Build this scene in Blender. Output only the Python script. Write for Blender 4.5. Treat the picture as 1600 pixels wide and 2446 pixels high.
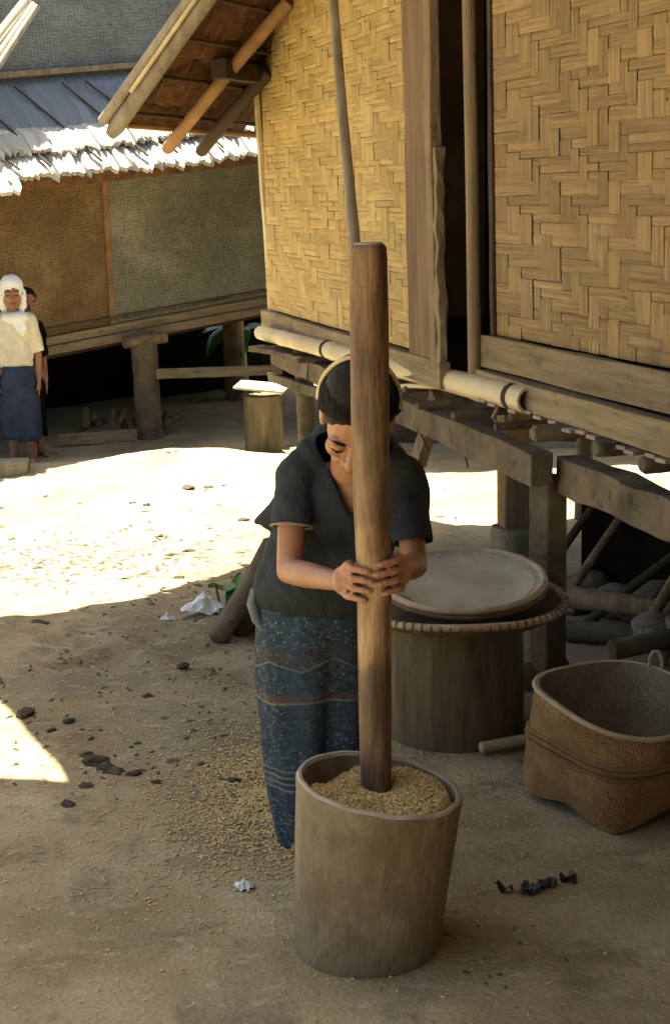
import bpy, bmesh, math, random
from mathutils import Vector, Matrix, noise, Quaternion
random.seed(7)
R = math.radians
scene = bpy.context.scene
COL = scene.collection
for o in list(bpy.data.objects): bpy.data.objects.remove(o)

# ------------------------------------------------------------------ camera
PITCH, ROLL = R(12.1), R(1.5)
fw = Vector((0, math.cos(PITCH), -math.sin(PITCH)))
r0 = Vector((1, 0, 0)); u0 = r0.cross(fw)
cr = r0*math.cos(ROLL) - u0*math.sin(ROLL)
cu = u0*math.cos(ROLL) + r0*math.sin(ROLL)
cd = bpy.data.cameras.new('camera'); cam = bpy.data.objects.new('camera', cd); COL.objects.link(cam)
m = Matrix((cr, cu, -fw)).transposed().to_4x4(); m.translation = (0, 0, 1.80)
cam.matrix_world = m
cd.sensor_fit = 'VERTICAL'; cd.sensor_height = 36; cd.lens = 36*3600/2446
cd.clip_start = .05; cd.clip_end = 2000
scene.camera = cam

# ------------------------------------------------------------------ sky, sun, exposure
ELEV, AZ = R(70), R(-14.5)          # high sun, behind the far house and a little to the left
to_sun = Vector((math.cos(ELEV)*math.sin(AZ), math.cos(ELEV)*math.cos(AZ), math.sin(ELEV)))
w = bpy.data.worlds.new('World'); scene.world = w; w.use_nodes = True
nt = w.node_tree; nt.nodes.clear()
sky = nt.nodes.new('ShaderNodeTexSky'); sky.sky_type = 'NISHITA'; sky.sun_disc = False
sky.sun_elevation = ELEV; sky.sun_rotation = AZ; sky.dust_density = 4.0; sky.air_density = 1.0; sky.ozone_density = .5
bg = nt.nodes.new('ShaderNodeBackground'); bg.inputs['Strength'].default_value = .06
wo = nt.nodes.new('ShaderNodeOutputWorld')
nt.links.new(sky.outputs[0], bg.inputs[0]); nt.links.new(bg.outputs[0], wo.inputs[0])
sl = bpy.data.lights.new('sun', 'SUN'); sl.energy = 5.0; sl.angle = R(.5); sl.color = (1, .95, .85)
so = bpy.data.objects.new('sun', sl); COL.objects.link(so)
so.rotation_euler = to_sun.to_track_quat('Z', 'Y').to_euler()
vs = scene.view_settings
vs.view_transform = 'Standard'; vs.look = 'None'; vs.gamma = 1; vs.exposure = 2.52
vs.use_curve_mapping = False
vs.use_white_balance = True; vs.white_balance_temperature = 7250; vs.white_balance_tint = 7
scene.render.engine = 'CYCLES'
scene.cycles.max_bounces = 8; scene.cycles.diffuse_bounces = 6

# ------------------------------------------------------------------ materials
MATS = {}
def mat(name, c1, c2, scale=6, rough=.85, bump=.2, stretch=(1, 1, 1), coord='Object', rand=.0,
        c3=None, detail=6, lo=.32, hi=.68, spec=.25, fine=0, dist=.01, sheen=0):
    """two/three colour noise material; rand varies each object's brightness"""
    mt = bpy.data.materials.new(name); mt.use_nodes = True; n = mt.node_tree.nodes; l = mt.node_tree.links
    b = n['Principled BSDF']; b.inputs['Roughness'].default_value = rough
    b.inputs['Specular IOR Level'].default_value = spec
    tc = n.new('ShaderNodeTexCoord'); mp = n.new('ShaderNodeMapping'); mp.inputs['Scale'].default_value = stretch
    l.new(tc.outputs[coord], mp.inputs['Vector'])
    nz = n.new('ShaderNodeTexNoise'); nz.inputs['Scale'].default_value = scale; nz.inputs['Detail'].default_value = detail
    nz.inputs['Roughness'].default_value = .62
    vec = mp.outputs[0]
    if rand:
        oi = n.new('ShaderNodeObjectInfo')
        ad = n.new('ShaderNodeVectorMath'); ad.operation = 'ADD'
        sc = n.new('ShaderNodeMath'); sc.operation = 'MULTIPLY'; sc.inputs[1].default_value = 37.0
        l.new(oi.outputs['Random'], sc.inputs[0]); l.new(mp.outputs[0], ad.inputs[0]); l.new(sc.outputs[0], ad.inputs[1])
        vec = ad.outputs[0]
    l.new(vec, nz.inputs['Vector'])
    rp = n.new('ShaderNodeValToRGB'); e = rp.color_ramp.elements
    e[0].position = lo; e[0].color = (*c1, 1); e[1].position = hi; e[1].color = (*c2, 1)
    if c3: q = e.new((lo+hi)/2); q.color = (*c3, 1)
    l.new(nz.outputs['Fac'], rp.inputs[0]); col = rp.outputs[0]
    if rand:
        mr = n.new('ShaderNodeMapRange'); mr.inputs[3].default_value = 1-rand; mr.inputs[4].default_value = 1+rand
        l.new(oi.outputs['Random'], mr.inputs[0])
        mx = n.new('ShaderNodeMix'); mx.data_type = 'RGBA'; mx.blend_type = 'MULTIPLY'; mx.inputs[0].default_value = 1
        l.new(col, mx.inputs[6]); l.new(mr.outputs[0], mx.inputs[7]); col = mx.outputs[2]
    l.new(col, b.inputs['Base Color'])
    if bump:
        bp = n.new('ShaderNodeBump'); bp.inputs['Strength'].default_value = bump; bp.inputs['Distance'].default_value = dist
        hsrc = nz.outputs['Fac']
        if fine:
            n2 = n.new('ShaderNodeTexNoise'); n2.inputs['Scale'].default_value = fine; n2.inputs['Detail'].default_value = 4
            l.new(vec, n2.inputs['Vector']); a2 = n.new('ShaderNodeMath'); a2.operation = 'ADD'
            l.new(nz.outputs['Fac'], a2.inputs[0]); l.new(n2.outputs['Fac'], a2.inputs[1]); hsrc = a2.outputs[0]
        l.new(hsrc, bp.inputs['Height']); l.new(bp.outputs[0], b.inputs['Normal'])
    MATS[name] = mt
    return mt
def sock(mt): return mt.node_tree.nodes, mt.node_tree.links, mt.node_tree.nodes['Principled BSDF']
def weave_mat(name, c1, c2, sx, sy, coord='UV', blot=2.0, c3=None):
    """fine basketwork too small to build strip by strip: checker of crossing splints with bump"""
    mt = mat(name, c1, c2, blot, .85, 0, coord='Object', c3=c3, lo=.3, hi=.7)
    n, l, b = sock(mt)
    tc = n.new('ShaderNodeTexCoord'); mp = n.new('ShaderNodeMapping'); mp.inputs['Scale'].default_value = (sx, sy, 1)
    l.new(tc.outputs[coord], mp.inputs['Vector'])
    # jitter so the rows do not run ruler-straight
    nz = n.new('ShaderNodeTexNoise'); nz.inputs['Scale'].default_value = .35; nz.inputs['Detail'].default_value = 3
    l.new(mp.outputs[0], nz.inputs['Vector'])
    sub = n.new('ShaderNodeVectorMath'); sub.operation = 'MULTIPLY_ADD'; sub.inputs[1].default_value = (.9, .9, 0)
    l.new(nz.outputs['Color'], sub.inputs[0]); l.new(mp.outputs[0], sub.inputs[2])
    ck = n.new('ShaderNodeTexChecker'); ck.inputs['Scale'].default_value = 1; l.new(sub.outputs[0], ck.inputs['Vector'])
    ss = n.new('ShaderNodeSeparateXYZ'); l.new(sub.outputs[0], ss.inputs[0])
    def stripes(ax):
        m1 = n.new('ShaderNodeMath'); m1.operation = 'MULTIPLY'; m1.inputs[1].default_value = math.pi*2; l.new(ss.outputs[ax], m1.inputs[0])
        m2 = n.new('ShaderNodeMath'); m2.operation = 'SINE'; l.new(m1.outputs[0], m2.inputs[0])
        m3 = n.new('ShaderNodeMath'); m3.operation = 'ABSOLUTE'; l.new(m2.outputs[0], m3.inputs[0])
        return m3.outputs[0]
    wv = n.new('ShaderNodeMix'); wv.data_type = 'FLOAT'; l.new(ck.outputs['Fac'], wv.inputs[0]); l.new(stripes('X'), wv.inputs[2]); l.new(stripes('Y'), wv.inputs[3])
    n5 = n.new('ShaderNodeTexNoise'); n5.inputs['Scale'].default_value = 1.1; n5.inputs['Detail'].default_value = 2; l.new(mp.outputs[0], n5.inputs['Vector'])
    pr = n.new('ShaderNodeMath'); pr.operation = 'MULTIPLY_ADD'; pr.inputs[1].default_value = .55; l.new(wv.outputs[0], pr.inputs[0]); l.new(n5.outputs['Fac'], pr.inputs[2])
    br = n.new('ShaderNodeMapRange'); br.inputs[1].default_value = .35; br.inputs[2].default_value = 1.05; br.inputs[3].default_value = .25; br.inputs[4].default_value = 1.25; l.new(pr.outputs[0], br.inputs[0])
    src = b.inputs['Base Color'].links[0].from_socket
    mx = n.new('ShaderNodeMix'); mx.data_type = 'RGBA'; mx.blend_type = 'MULTIPLY'; mx.inputs[0].default_value = .65
    l.new(src, mx.inputs[6]); l.new(br.outputs[0], mx.inputs[7]); l.new(mx.outputs[2], b.inputs['Base Color'])
    bp = n.new('ShaderNodeBump'); bp.inputs['Strength'].default_value = .5; bp.inputs['Distance'].default_value = .006
    l.new(wv.outputs[0], bp.inputs['Height']); l.new(bp.outputs[0], b.inputs['Normal'])
    return mt

mat('dirt', (.225, .182, .098), (.38, .325, .195), 1.3, .95, .6, c3=(.31, .257, .147), fine=60, dist=.012, lo=.36, hi=.66)
mat('strip_gold', (.29, .195, .072), (.56, .415, .18), 11, .7, .6, stretch=(.3, 9, 1), coord='UV', rand=.15, fine=40, dist=.004, spec=.35, c3=(.45, .32, .125))  # golden bamboo splints of the left wall panel
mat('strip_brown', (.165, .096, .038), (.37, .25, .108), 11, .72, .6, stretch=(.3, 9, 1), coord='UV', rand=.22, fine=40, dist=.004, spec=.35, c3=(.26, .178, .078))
mat('backing', (.03, .02, .012), (.05, .035, .02), 5)
mat('plank', (.14, .10, .058), (.28, .21, .125), 3, .85, .5, stretch=(8, 8, .6), rand=.15, fine=20)
mat('plank_h', (.15, .115, .065), (.30, .235, .14), 3.2, .85, .5, stretch=(.7, .7, 9), rand=.15, fine=20)
mat('plank_red', (.10, .062, .034), (.22, .14, .08), 3, .75, .4, stretch=(8, 8, .6), rand=.1)
mat('log_wood', (.065, .050, .032), (.175, .14, .09), 4, .9, .7, stretch=(1, 1, 1), rand=.2, fine=30)
mat('dark_wood', (.035, .025, .018), (.085, .06, .04), 4, .85, .6, rand=.2)
mat('bamboo_pale', (.42, .34, .18), (.62, .53, .33), 5, .45, .3, rand=.1, spec=.45, stretch=(1, 1, 1))
mat('bamboo_grey', (.20, .17, .13), (.36, .31, .24), 6, .6, .4, rand=.15, stretch=(3, 3, .4))
mat('rafter', (.16, .085, .035), (.33, .19, .085), 5, .6, .4, rand=.2)
mat('thatch_under', (.06, .03, .016), (.17, .085, .04), 14, .9, .9, stretch=(1, 1, 1), fine=50, rand=.3)
mat('thatch', (.48, .46, .40), (.68, .66, .60), 10, .8, .8, coord='UV', stretch=(12, .8, 1), rand=.18, fine=40)
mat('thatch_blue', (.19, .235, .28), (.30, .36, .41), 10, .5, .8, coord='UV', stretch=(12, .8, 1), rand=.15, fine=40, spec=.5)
weave_mat('far_brown', (.12, .075, .038), (.27, .205, .105), 18, 18, c3=(.18, .115, .055), blot=1.6)
weave_mat('far_grey', (.13, .13, .10), (.27, .265, .205), 17, 17, c3=(.19, .185, .14), blot=2.2)
weave_mat('gable_grey', (.085, .10, .10), (.19, .215, .21), 17, 17, blot=2.0)
weave_mat('basket_weave', (.20, .115, .045), (.36, .235, .105), 84, 62, c3=(.235, .14, .06), blot=7)
weave_mat('basket_in', (.17, .14, .085), (.32, .27, .17), 84, 62, blot=7)
mat('mortar_wood', (.165, .125, .075), (.285, .225, .14), 5, .9, .8, stretch=(1.6, 1.6, .8), c3=(.225, .175, .108), fine=35, dist=.006)
mat('mortar_rim', (.27, .235, .165), (.42, .375, .275), 9, .8, .4)
mat('mortar_in', (.12, .09, .055), (.22, .17, .11), 5, .85, .4, stretch=(4, 4, 1))
mat('pestle_wood', (.075, .045, .026), (.34, .235, .13), 4.2, .6, .7, stretch=(5, 5, .9), c3=(.175, .112, .062), fine=30, dist=.004, spec=.35)
mat('grain', (.40, .28, .10), (.82, .68, .36), 90, .7, .6, c3=(.63, .48, .21), fine=120)
mat('skin', (.31, .145, .078), (.43, .222, .128), 9, .5, .12, spec=.4, c3=(.375, .185, .102))
mat('skin_old', (.20, .095, .055), (.30, .15, .09), 9, .55, .12, spec=.4)
mat('nail', (.40, .21, .13), (.48, .27, .18), 20, .35, 0)
mat('lip', (.25, .07, .045), (.32, .10, .07), 20, .5, .1)
mat('hair', (.005, .005, .006), (.013, .012, .012), 30, .55, .8, stretch=(6, .6, 6), spec=.2)
mat('sash', (.12, .15, .145), (.22, .26, .25), 12, .85, .4)
mat('hair_band', (.50, .42, .22), (.66, .58, .34), 20, .5, .1)
mat('blouse', (.014, .018, .022), (.036, .045, .052), 5, .8, .5, fine=90, c3=(.022, .028, .033))
mat('blouse_trim', (.20, .18, .13), (.30, .27, .2), 30, .8, .2)
mat('scarf', (.60, .64, .62), (.80, .82, .80), 9, .8, .4)
mat('cream', (.50, .46, .34), (.72, .68, .55), 8, .85, .5)
mat('navy', (.012, .020, .045), (.03, .045, .085), 9, .85, .4)
mat('drum', (.085, .066, .036), (.19, .15, .083), 5, .8, .5, stretch=(4, 4, .5), c3=(.135, .108, .058))
mat('hoop', (.30, .25, .15), (.46, .39, .26), 12, .6, .4)
mat('hoop_dark', (.10, .055, .03), (.19, .11, .06), 12, .6, .4)
weave_mat('tray_weave', (.30, .27, .17), (.55, .52, .38), 60, 60, coord='Object', blot=5)
mat('flour', (.34, .315, .205), (.49, .46, .325), 7, .95, .4)
mat('stone', (.13, .11, .078), (.28, .245, .18), 9, .95, .7, rand=.25, fine=40)
mat('clod', (.045, .035, .025), (.12, .095, .065), 9, .95, .7, rand=.35)
mat('straw', (.26, .20, .10), (.48, .40, .23), 6, .85, 0, coord='Object')
mat('husk', (.42, .32, .13), (.62, .50, .24), 30, .85, 0)
mat('litter_dark', (.05, .04, .025), (.14, .11, .07), 8, .9, 0)
mat('plastic_white', (.62, .66, .64), (.85, .87, .85), 9, .35, .2, spec=.5)
mat('leaf_green', (.02, .10, .015), (.05, .20, .03), 9, .5, .2, spec=.5)
mat('leaf_black', (.010, .013, .010), (.035, .04, .033), 12, .5, .3, spec=.5)
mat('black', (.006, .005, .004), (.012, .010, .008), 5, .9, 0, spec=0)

def stain(name, scale, lo, hi, color, amt, st=(1, 1, 1), mode='MIX'):
    n, l, b = sock(MATS[name]); base = b.inputs['Base Color'].links[0].from_socket
    tc = n.new('ShaderNodeTexCoord'); mp = n.new('ShaderNodeMapping'); mp.inputs['Scale'].default_value = st; l.new(tc.outputs['Object'], mp.inputs[0])
    nz = n.new('ShaderNodeTexNoise'); nz.inputs['Scale'].default_value = scale; nz.inputs['Detail'].default_value = 5; nz.inputs['Roughness'].default_value = .65; l.new(mp.outputs[0], nz.inputs['Vector'])
    r = n.new('ShaderNodeMapRange'); r.inputs[1].default_value = lo; r.inputs[2].default_value = hi; r.inputs[4].default_value = amt; l.new(nz.outputs['Fac'], r.inputs[0])
    mx = n.new('ShaderNodeMix'); mx.data_type = 'RGBA'; mx.blend_type = mode; l.new(r.outputs[0], mx.inputs[0]); l.new(base, mx.inputs[6]); mx.inputs[7].default_value = (*color, 1); l.new(mx.outputs[2], b.inputs['Base Color'])
stain('strip_gold', 2.2, .48, .68, (.30, .17, .06), .45); stain('strip_gold', 7, .60, .72, (.20, .15, .08), .5)
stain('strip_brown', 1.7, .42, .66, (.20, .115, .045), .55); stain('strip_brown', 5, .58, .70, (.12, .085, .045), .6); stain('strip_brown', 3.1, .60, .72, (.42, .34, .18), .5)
stain('mortar_wood', 4, .50, .66, (.115, .085, .052), .6); stain('mortar_wood', 26, .60, .70, (.07, .05, .03), .5, (1, 1, .25)); stain('mortar_wood', 9, .62, .72, (.36, .30, .20), .5)
stain('pestle_wood', 14, .58, .68, (.05, .03, .018), .6, (1.6, 1.6, .3)); stain('pestle_wood', 30, .60, .68, (.04, .025, .015), .5, (1, 1, .12))
stain('mortar_wood', 70, .55, .68, (.09, .068, .042), .4); stain('mortar_wood', 2.2, .5, .64, (.25, .18, .10), .5)
stain('drum', 5, .52, .66, (.05, .04, .024), .6, (1, 1, .4)); stain('log_wood', 12, .55, .66, (.03, .022, .014), .6); stain('plank_h', 6, .55, .68, (.08, .06, .035), .6, (1, 1, 3)); stain('plank', 6, .55, .68, (.07, .05, .03), .6, (3, 3, 1))
stain('skin', 5, .50, .68, (.27, .11, .055), .5); stain('skin', 40, .58, .70, (.24, .10, .05), .25)
stain('blouse', 4, .5, .66, (.045, .060, .066), .5); stain('cream', 6, .5, .68, (.36, .32, .22), .5)
def pestle_wear():
    n, l, b = sock(MATS['pestle_wood']); base = b.inputs['Base Color'].links[0].from_socket
    tc = n.new('ShaderNodeTexCoord'); sp = n.new('ShaderNodeSeparateXYZ'); l.new(tc.outputs['Object'], sp.inputs[0])
    nz = n.new('ShaderNodeTexNoise'); nz.inputs['Scale'].default_value = 9; l.new(tc.outputs['Object'], nz.inputs['Vector'])
    ad = n.new('ShaderNodeMath'); ad.operation = 'MULTIPLY_ADD'; ad.inputs[1].default_value = .35; l.new(nz.outputs['Fac'], ad.inputs[0]); l.new(sp.outputs['Z'], ad.inputs[2])
    mr = n.new('ShaderNodeMapRange'); mr.inputs[1].default_value = .3; mr.inputs[2].default_value = 1.9; l.new(ad.outputs[0], mr.inputs[0])
    rp = n.new('ShaderNodeValToRGB'); e = rp.color_ramp.elements; e[0].position = 0; e[0].color = (.62, .62, .62, 1); e[1].position = 1; e[1].color = (1.0, .85, .75, 1)
    for p, c in ((.33, (.75, .72, .70, 1)), (.40, (1.7, 1.65, 1.5, 1)), (.50, (1.6, 1.5, 1.35, 1)), (.57, (.8, .75, .72, 1)), (.8, (.95, .88, .82, 1)), (.86, (1.2, 1.08, .95, 1))): q = e.new(p); q.color = c
    l.new(mr.outputs[0], rp.inputs[0])
    mx = n.new('ShaderNodeMix'); mx.data_type = 'RGBA'; mx.blend_type = 'MULTIPLY'; mx.inputs[0].default_value = 1; mx.clamp_result = False
    l.new(base, mx.inputs[6]); l.new(rp.outputs[0], mx.inputs[7]); l.new(mx.outputs[2], b.inputs['Base Color'])
pestle_wear()
# batik cloth for the sarong: small pale motifs on indigo, brown chevron and stripe bands (UV: u around, v height in metres)
def batik():
    mt = mat('batik', (.016, .027, .042), (.040, .062, .086), 7, .85, .35, coord='UV', stretch=(6, 8, 1), fine=60)
    n, l, b = sock(mt); base = b.inputs['Base Color'].links[0].from_socket
    tc = n.new('ShaderNodeTexCoord'); sp = n.new('ShaderNodeSeparateXYZ'); l.new(tc.outputs['UV'], sp.inputs[0])
    def mapn(s, kind='VORONOI'):
        mp = n.new('ShaderNodeMapping'); mp.inputs['Scale'].default_value = s; l.new(tc.outputs['UV'], mp.inputs[0])
        v = n.new('ShaderNodeTexVoronoi' if kind == 'VORONOI' else 'ShaderNodeTexNoise')
        v.inputs['Scale'].default_value = 1; l.new(mp.outputs[0], v.inputs['Vector']); return v
    v1 = mapn((70, 72, 1)); v1.feature = 'F1'
    r1 = n.new('ShaderNodeValToRGB'); r1.color_ramp.elements[0].position = .12; r1.color_ramp.elements[0].color = (1, 1, 1, 1)
    r1.color_ramp.elements[1].position = .30; r1.color_ramp.elements[1].color = (0, 0, 0, 1); l.new(v1.outputs['Distance'], r1.inputs[0])
    nz = mapn((9, 7, 1), 'N'); r2 = n.new('ShaderNodeValToRGB'); r2.color_ramp.elements[0].position = .34; r2.color_ramp.elements[1].position = .55
    l.new(nz.outputs['Fac'], r2.inputs[0])
    mu = n.new('ShaderNodeMath'); mu.operation = 'MULTIPLY'; l.new(r1.outputs[0], mu.inputs[0]); l.new(r2.outputs[0], mu.inputs[1])
    m1 = n.new('ShaderNodeMix'); m1.data_type = 'RGBA'; l.new(mu.outputs[0], m1.inputs[0]); l.new(base, m1.inputs[6]); m1.inputs[7].default_value = (.20, .25, .26, 1)
    col = m1.outputs[2]
    # chevron / stripe bands
    def band(v0, width, color, zig=0.0, per=1.0, amt=.8):
        nonlocal col
        z = n.new('ShaderNodeMath'); z.operation = 'PINGPONG'; z.inputs[1].default_value = per; l.new(sp.outputs['X'], z.inputs[0])
        k = n.new('ShaderNodeMath'); k.operation = 'MULTIPLY_ADD'; k.inputs[1].default_value = zig; l.new(z.outputs[0], k.inputs[0]); l.new(sp.outputs['Y'], k.inputs[2])
        d = n.new('ShaderNodeMath'); d.operation = 'SUBTRACT'; d.inputs[1].default_value = v0; l.new(k.outputs[0], d.inputs[0])
        a = n.new('ShaderNodeMath'); a.operation = 'ABSOLUTE'; l.new(d.outputs[0], a.inputs[0])
        c = n.new('ShaderNodeMath'); c.operation = 'LESS_THAN'; c.inputs[1].default_value = width; l.new(a.outputs[0], c.inputs[0])
        am = n.new('ShaderNodeMath'); am.operation = 'MULTIPLY'; am.inputs[1].default_value = amt; l.new(c.outputs[0], am.inputs[0])
        mx = n.new('ShaderNodeMix'); mx.data_type = 'RGBA'; l.new(am.outputs[0], mx.inputs[0]); l.new(col, mx.inputs[6]); mx.inputs[7].default_value = (*color, 1); col = mx.outputs[2]
    band(.585, .018, (.060, .045, .042), zig=.40, per=.085, amt=.7)
    band(.560, .003, (.19, .16, .12), zig=.40, per=.085, amt=.7)
    band(.455, .010, (.10, .055, .04)); band(.440, .0035, (.24, .19, .14))
    for q in range(4): band(.245-.018*q, .003, (.20, .21, .20), amt=.7)
    l.new(col, b.inputs['Base Color'])
batik()
stain('batik', 42, .54, .64, (.13, .18, .21), .5, (1, 1, 1.6)); stain('batik', 5, .52, .66, (.045, .080, .115), .45, (1, 1, .5)); stain('batik', 90, .56, .66, (.012, .016, .022), .6)

# ------------------------------------------------------------------ mesh helpers
class MB:
    def __init__(s): s.v = []; s.f = []; s.uv = {}
    def add(s, vs_, fs, uvs=None):
        o = len(s.v); s.v += [tuple(p) for p in vs_]
        if uvs:
            for i, q in enumerate(uvs): s.uv[o+i] = q
        s.f += [tuple(i+o for i in f) for f in fs]; return s
    def box(s, c, d, rot=None):
        c = Vector(c); x, y, z = d[0]/2, d[1]/2, d[2]/2
        P = [Vector(p) for p in ((-x,-y,-z),(x,-y,-z),(x,y,-z),(-x,y,-z),(-x,-y,z),(x,-y,z),(x,y,z),(-x,y,z))]
        if rot is not None: P = [rot @ p for p in P]
        return s.add([c+p for p in P], [(0,3,2,1),(4,5,6,7),(0,1,5,4),(1,2,6,5),(2,3,7,6),(3,0,4,7)])
    def beam(s, a, b, w, h, up=(0, 0, 1)):
        """box from a to b, w sideways, h along up"""
        a, b = Vector(a), Vector(b); d = (b-a); L = d.length; d.normalize()
        up = Vector(up); sd = d.cross(up).normalized(); upn = sd.cross(d).normalized()
        return s.box((a+b)/2, (L, w, h), Matrix((d, -sd, upn)).transposed())
    def tube(s, pts, rad, n=12, cap=True, jit=0):
        pts = [Vector(p) for p in pts]; rings = []; N = len(pts)
        if not hasattr(rad, '__len__'): rad = [rad]*N
        prev = None; ln = 0
        vs_, uvs = [], []
        for i, p in enumerate(pts):
            t = (pts[min(i+1, N-1)]-pts[max(i-1, 0)]).normalized()
            if prev is None:
                a = Vector((0, 0, 1)) if abs(t.z) < .9 else Vector((1, 0, 0)); x = t.cross(a).normalized()
            else: x = (prev - t*prev.dot(t)).normalized()
            prev = x; y = t.cross(x)
            if i: ln += (pts[i]-pts[i-1]).length
            for k in range(n):
                A = 2*math.pi*k/n; q = rad[i]*(1+(random.uniform(-jit, jit) if jit else 0))
                vs_.append(p+(x*math.cos(A)+y*math.sin(A))*q); uvs.append((k/n, ln))
        fs = [(i*n+k, i*n+(k+1) % n, (i+1)*n+(k+1) % n, (i+1)*n+k) for i in range(N-1) for k in range(n)]
        if cap: fs += [tuple(reversed(range(n))), tuple((N-1)*n+k for k in range(n))]
        return s.add(vs_, fs, uvs)
    def build(s, name, material, parent=None, smooth=True, bevel=0, angle=40):
        me = bpy.data.meshes.new(name); me.from_pydata(s.v, [], s.f); me.update()
        if s.uv:
            ul = me.uv_layers.new(name='UVMap')
            for lp in me.loops: ul.data[lp.index].uv = s.uv.get(lp.vertex_index, (0, 0))
        return link(name, me, material, parent, smooth, bevel, angle)
def link(name, me, material, parent=None, smooth=True, bevel=0, angle=40):
    bm = bmesh.new(); bm.from_mesh(me); bmesh.ops.recalc_face_normals(bm, faces=bm.faces)
    if smooth:
        for f in bm.faces: f.smooth = True
        for e in bm.edges:
            if len(e.link_faces) == 2 and e.calc_face_angle(0) > R(angle): e.smooth = False
    bm.to_mesh(me); bm.free()
    me.materials.append(MATS[material])
    o = bpy.data.objects.new(name, me); COL.objects.link(o)
    if parent is not None: o.parent = parent; o.matrix_parent_inverse = Matrix.Translation(-parent.location) if parent.type == 'EMPTY' else Matrix()
    if bevel:
        b = o.modifiers.new('bevel', 'BEVEL'); b.width = bevel; b.segments = 2; b.limit_method = 'ANGLE'
    return o
def tag(o, label, cat=None, group=None, kind=None):
    o['label'] = label
    if cat: o['category'] = cat
    if group: o['group'] = group
    if kind: o['kind'] = kind
    return o
def thing(name, loc, label, cat, group=None):
    o = bpy.data.objects.new(name, None); COL.objects.link(o); o.location = loc; o.empty_display_size = .1
    return tag(o, label, cat, group)
def lathe(prof, n=48, wob=0, seed=0, close_bottom=True):
    """prof: list of (r,z); returns MB, uv u around v height"""
    b = MB(); vs_, uvs = [], []
    for j, (r, z) in enumerate(prof):
        for k in range(n):
            A = 2*math.pi*k/n
            q = r*(1+wob*noise.noise((math.cos(A)*1.3+seed, math.sin(A)*1.3, z*2)))
            vs_.append((q*math.cos(A), q*math.sin(A), z)); uvs.append((k/n, z))
    N = len(prof)
    fs = [(i*n+k, i*n+(k+1) % n, (i+1)*n+(k+1) % n, (i+1)*n+k) for i in range(N-1) for k in range(n)]
    if close_bottom: fs.append(tuple(reversed(range(n))))
    b.add(vs_, fs, uvs); return b
def smooth(a, b, x):
    t = max(0, min(1, (x-a)/(b-a))); return t*t*(3-2*t)
def fbm(x, y, z=0, o=4): return noise.fractal((x, y, z), 1.0, 2.0, o)

# ------------------------------------------------------------------ ground
def gz(x, y):
    z = -.25*smooth(5.4, 9.0, y)
    near = smooth(2.5, 5.0, y)
    z += .022*fbm(x*.8, y*.8, 3)*(.35+.65*near)
    z += .015*fbm(x*3.5, y*3.5, 7, 5)*(.25+.75*near)
    if 2.5 < y < 12: z -= .016*max(0, noise.noise((x*4.3, y*2.6, 11))-.25)*(.3+.7*near)
    z += .13*math.exp(-(((x+1.2)/.75)**2+((y-11.45)/.35)**2))          # heap of earth at the edge of the sun
    z += .06*math.exp(-(((x+.7)/1.0)**2+((y-6.0)/.5)**2))*fbm(x*5, y*5, 1)
    z -= .05*smooth(11.6, 12.1, y)
    return z
xs = [-400, -150, -60, -25, -14, -9] + [-3.6+.04*i for i in range(160)] + [-6.5, -5.6, -4.8, -4.2, 3, 3.4, 4] + [5, 9, 14, 25, 60, 150, 400]
ys = [-400, -150, -60, -20, -8, -3] + [2.4+.04*i for i in range(260)] + [-.5, .2, .9, 1.6, 2, 13, 13.4, 14, 14.7, 15.5, 16.2] + [17, 20, 25, 40, 80, 160, 400]
xs = sorted(set(round(v, 3) for v in xs)); ys = sorted(set(round(v, 3) for v in ys))
g = MB()
g.add([(x, y, gz(x, y)) for y in ys for x in xs],
      [(j*len(xs)+i, j*len(xs)+i+1, (j+1)*len(xs)+i+1, (j+1)*len(xs)+i) for j in range(len(ys)-1) for i in range(len(xs)-1)])
ground = g.build('ground', 'dirt'); ground['kind'] = 'structure'; ground['label'] = 'bare trodden earth yard of the village'
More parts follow.
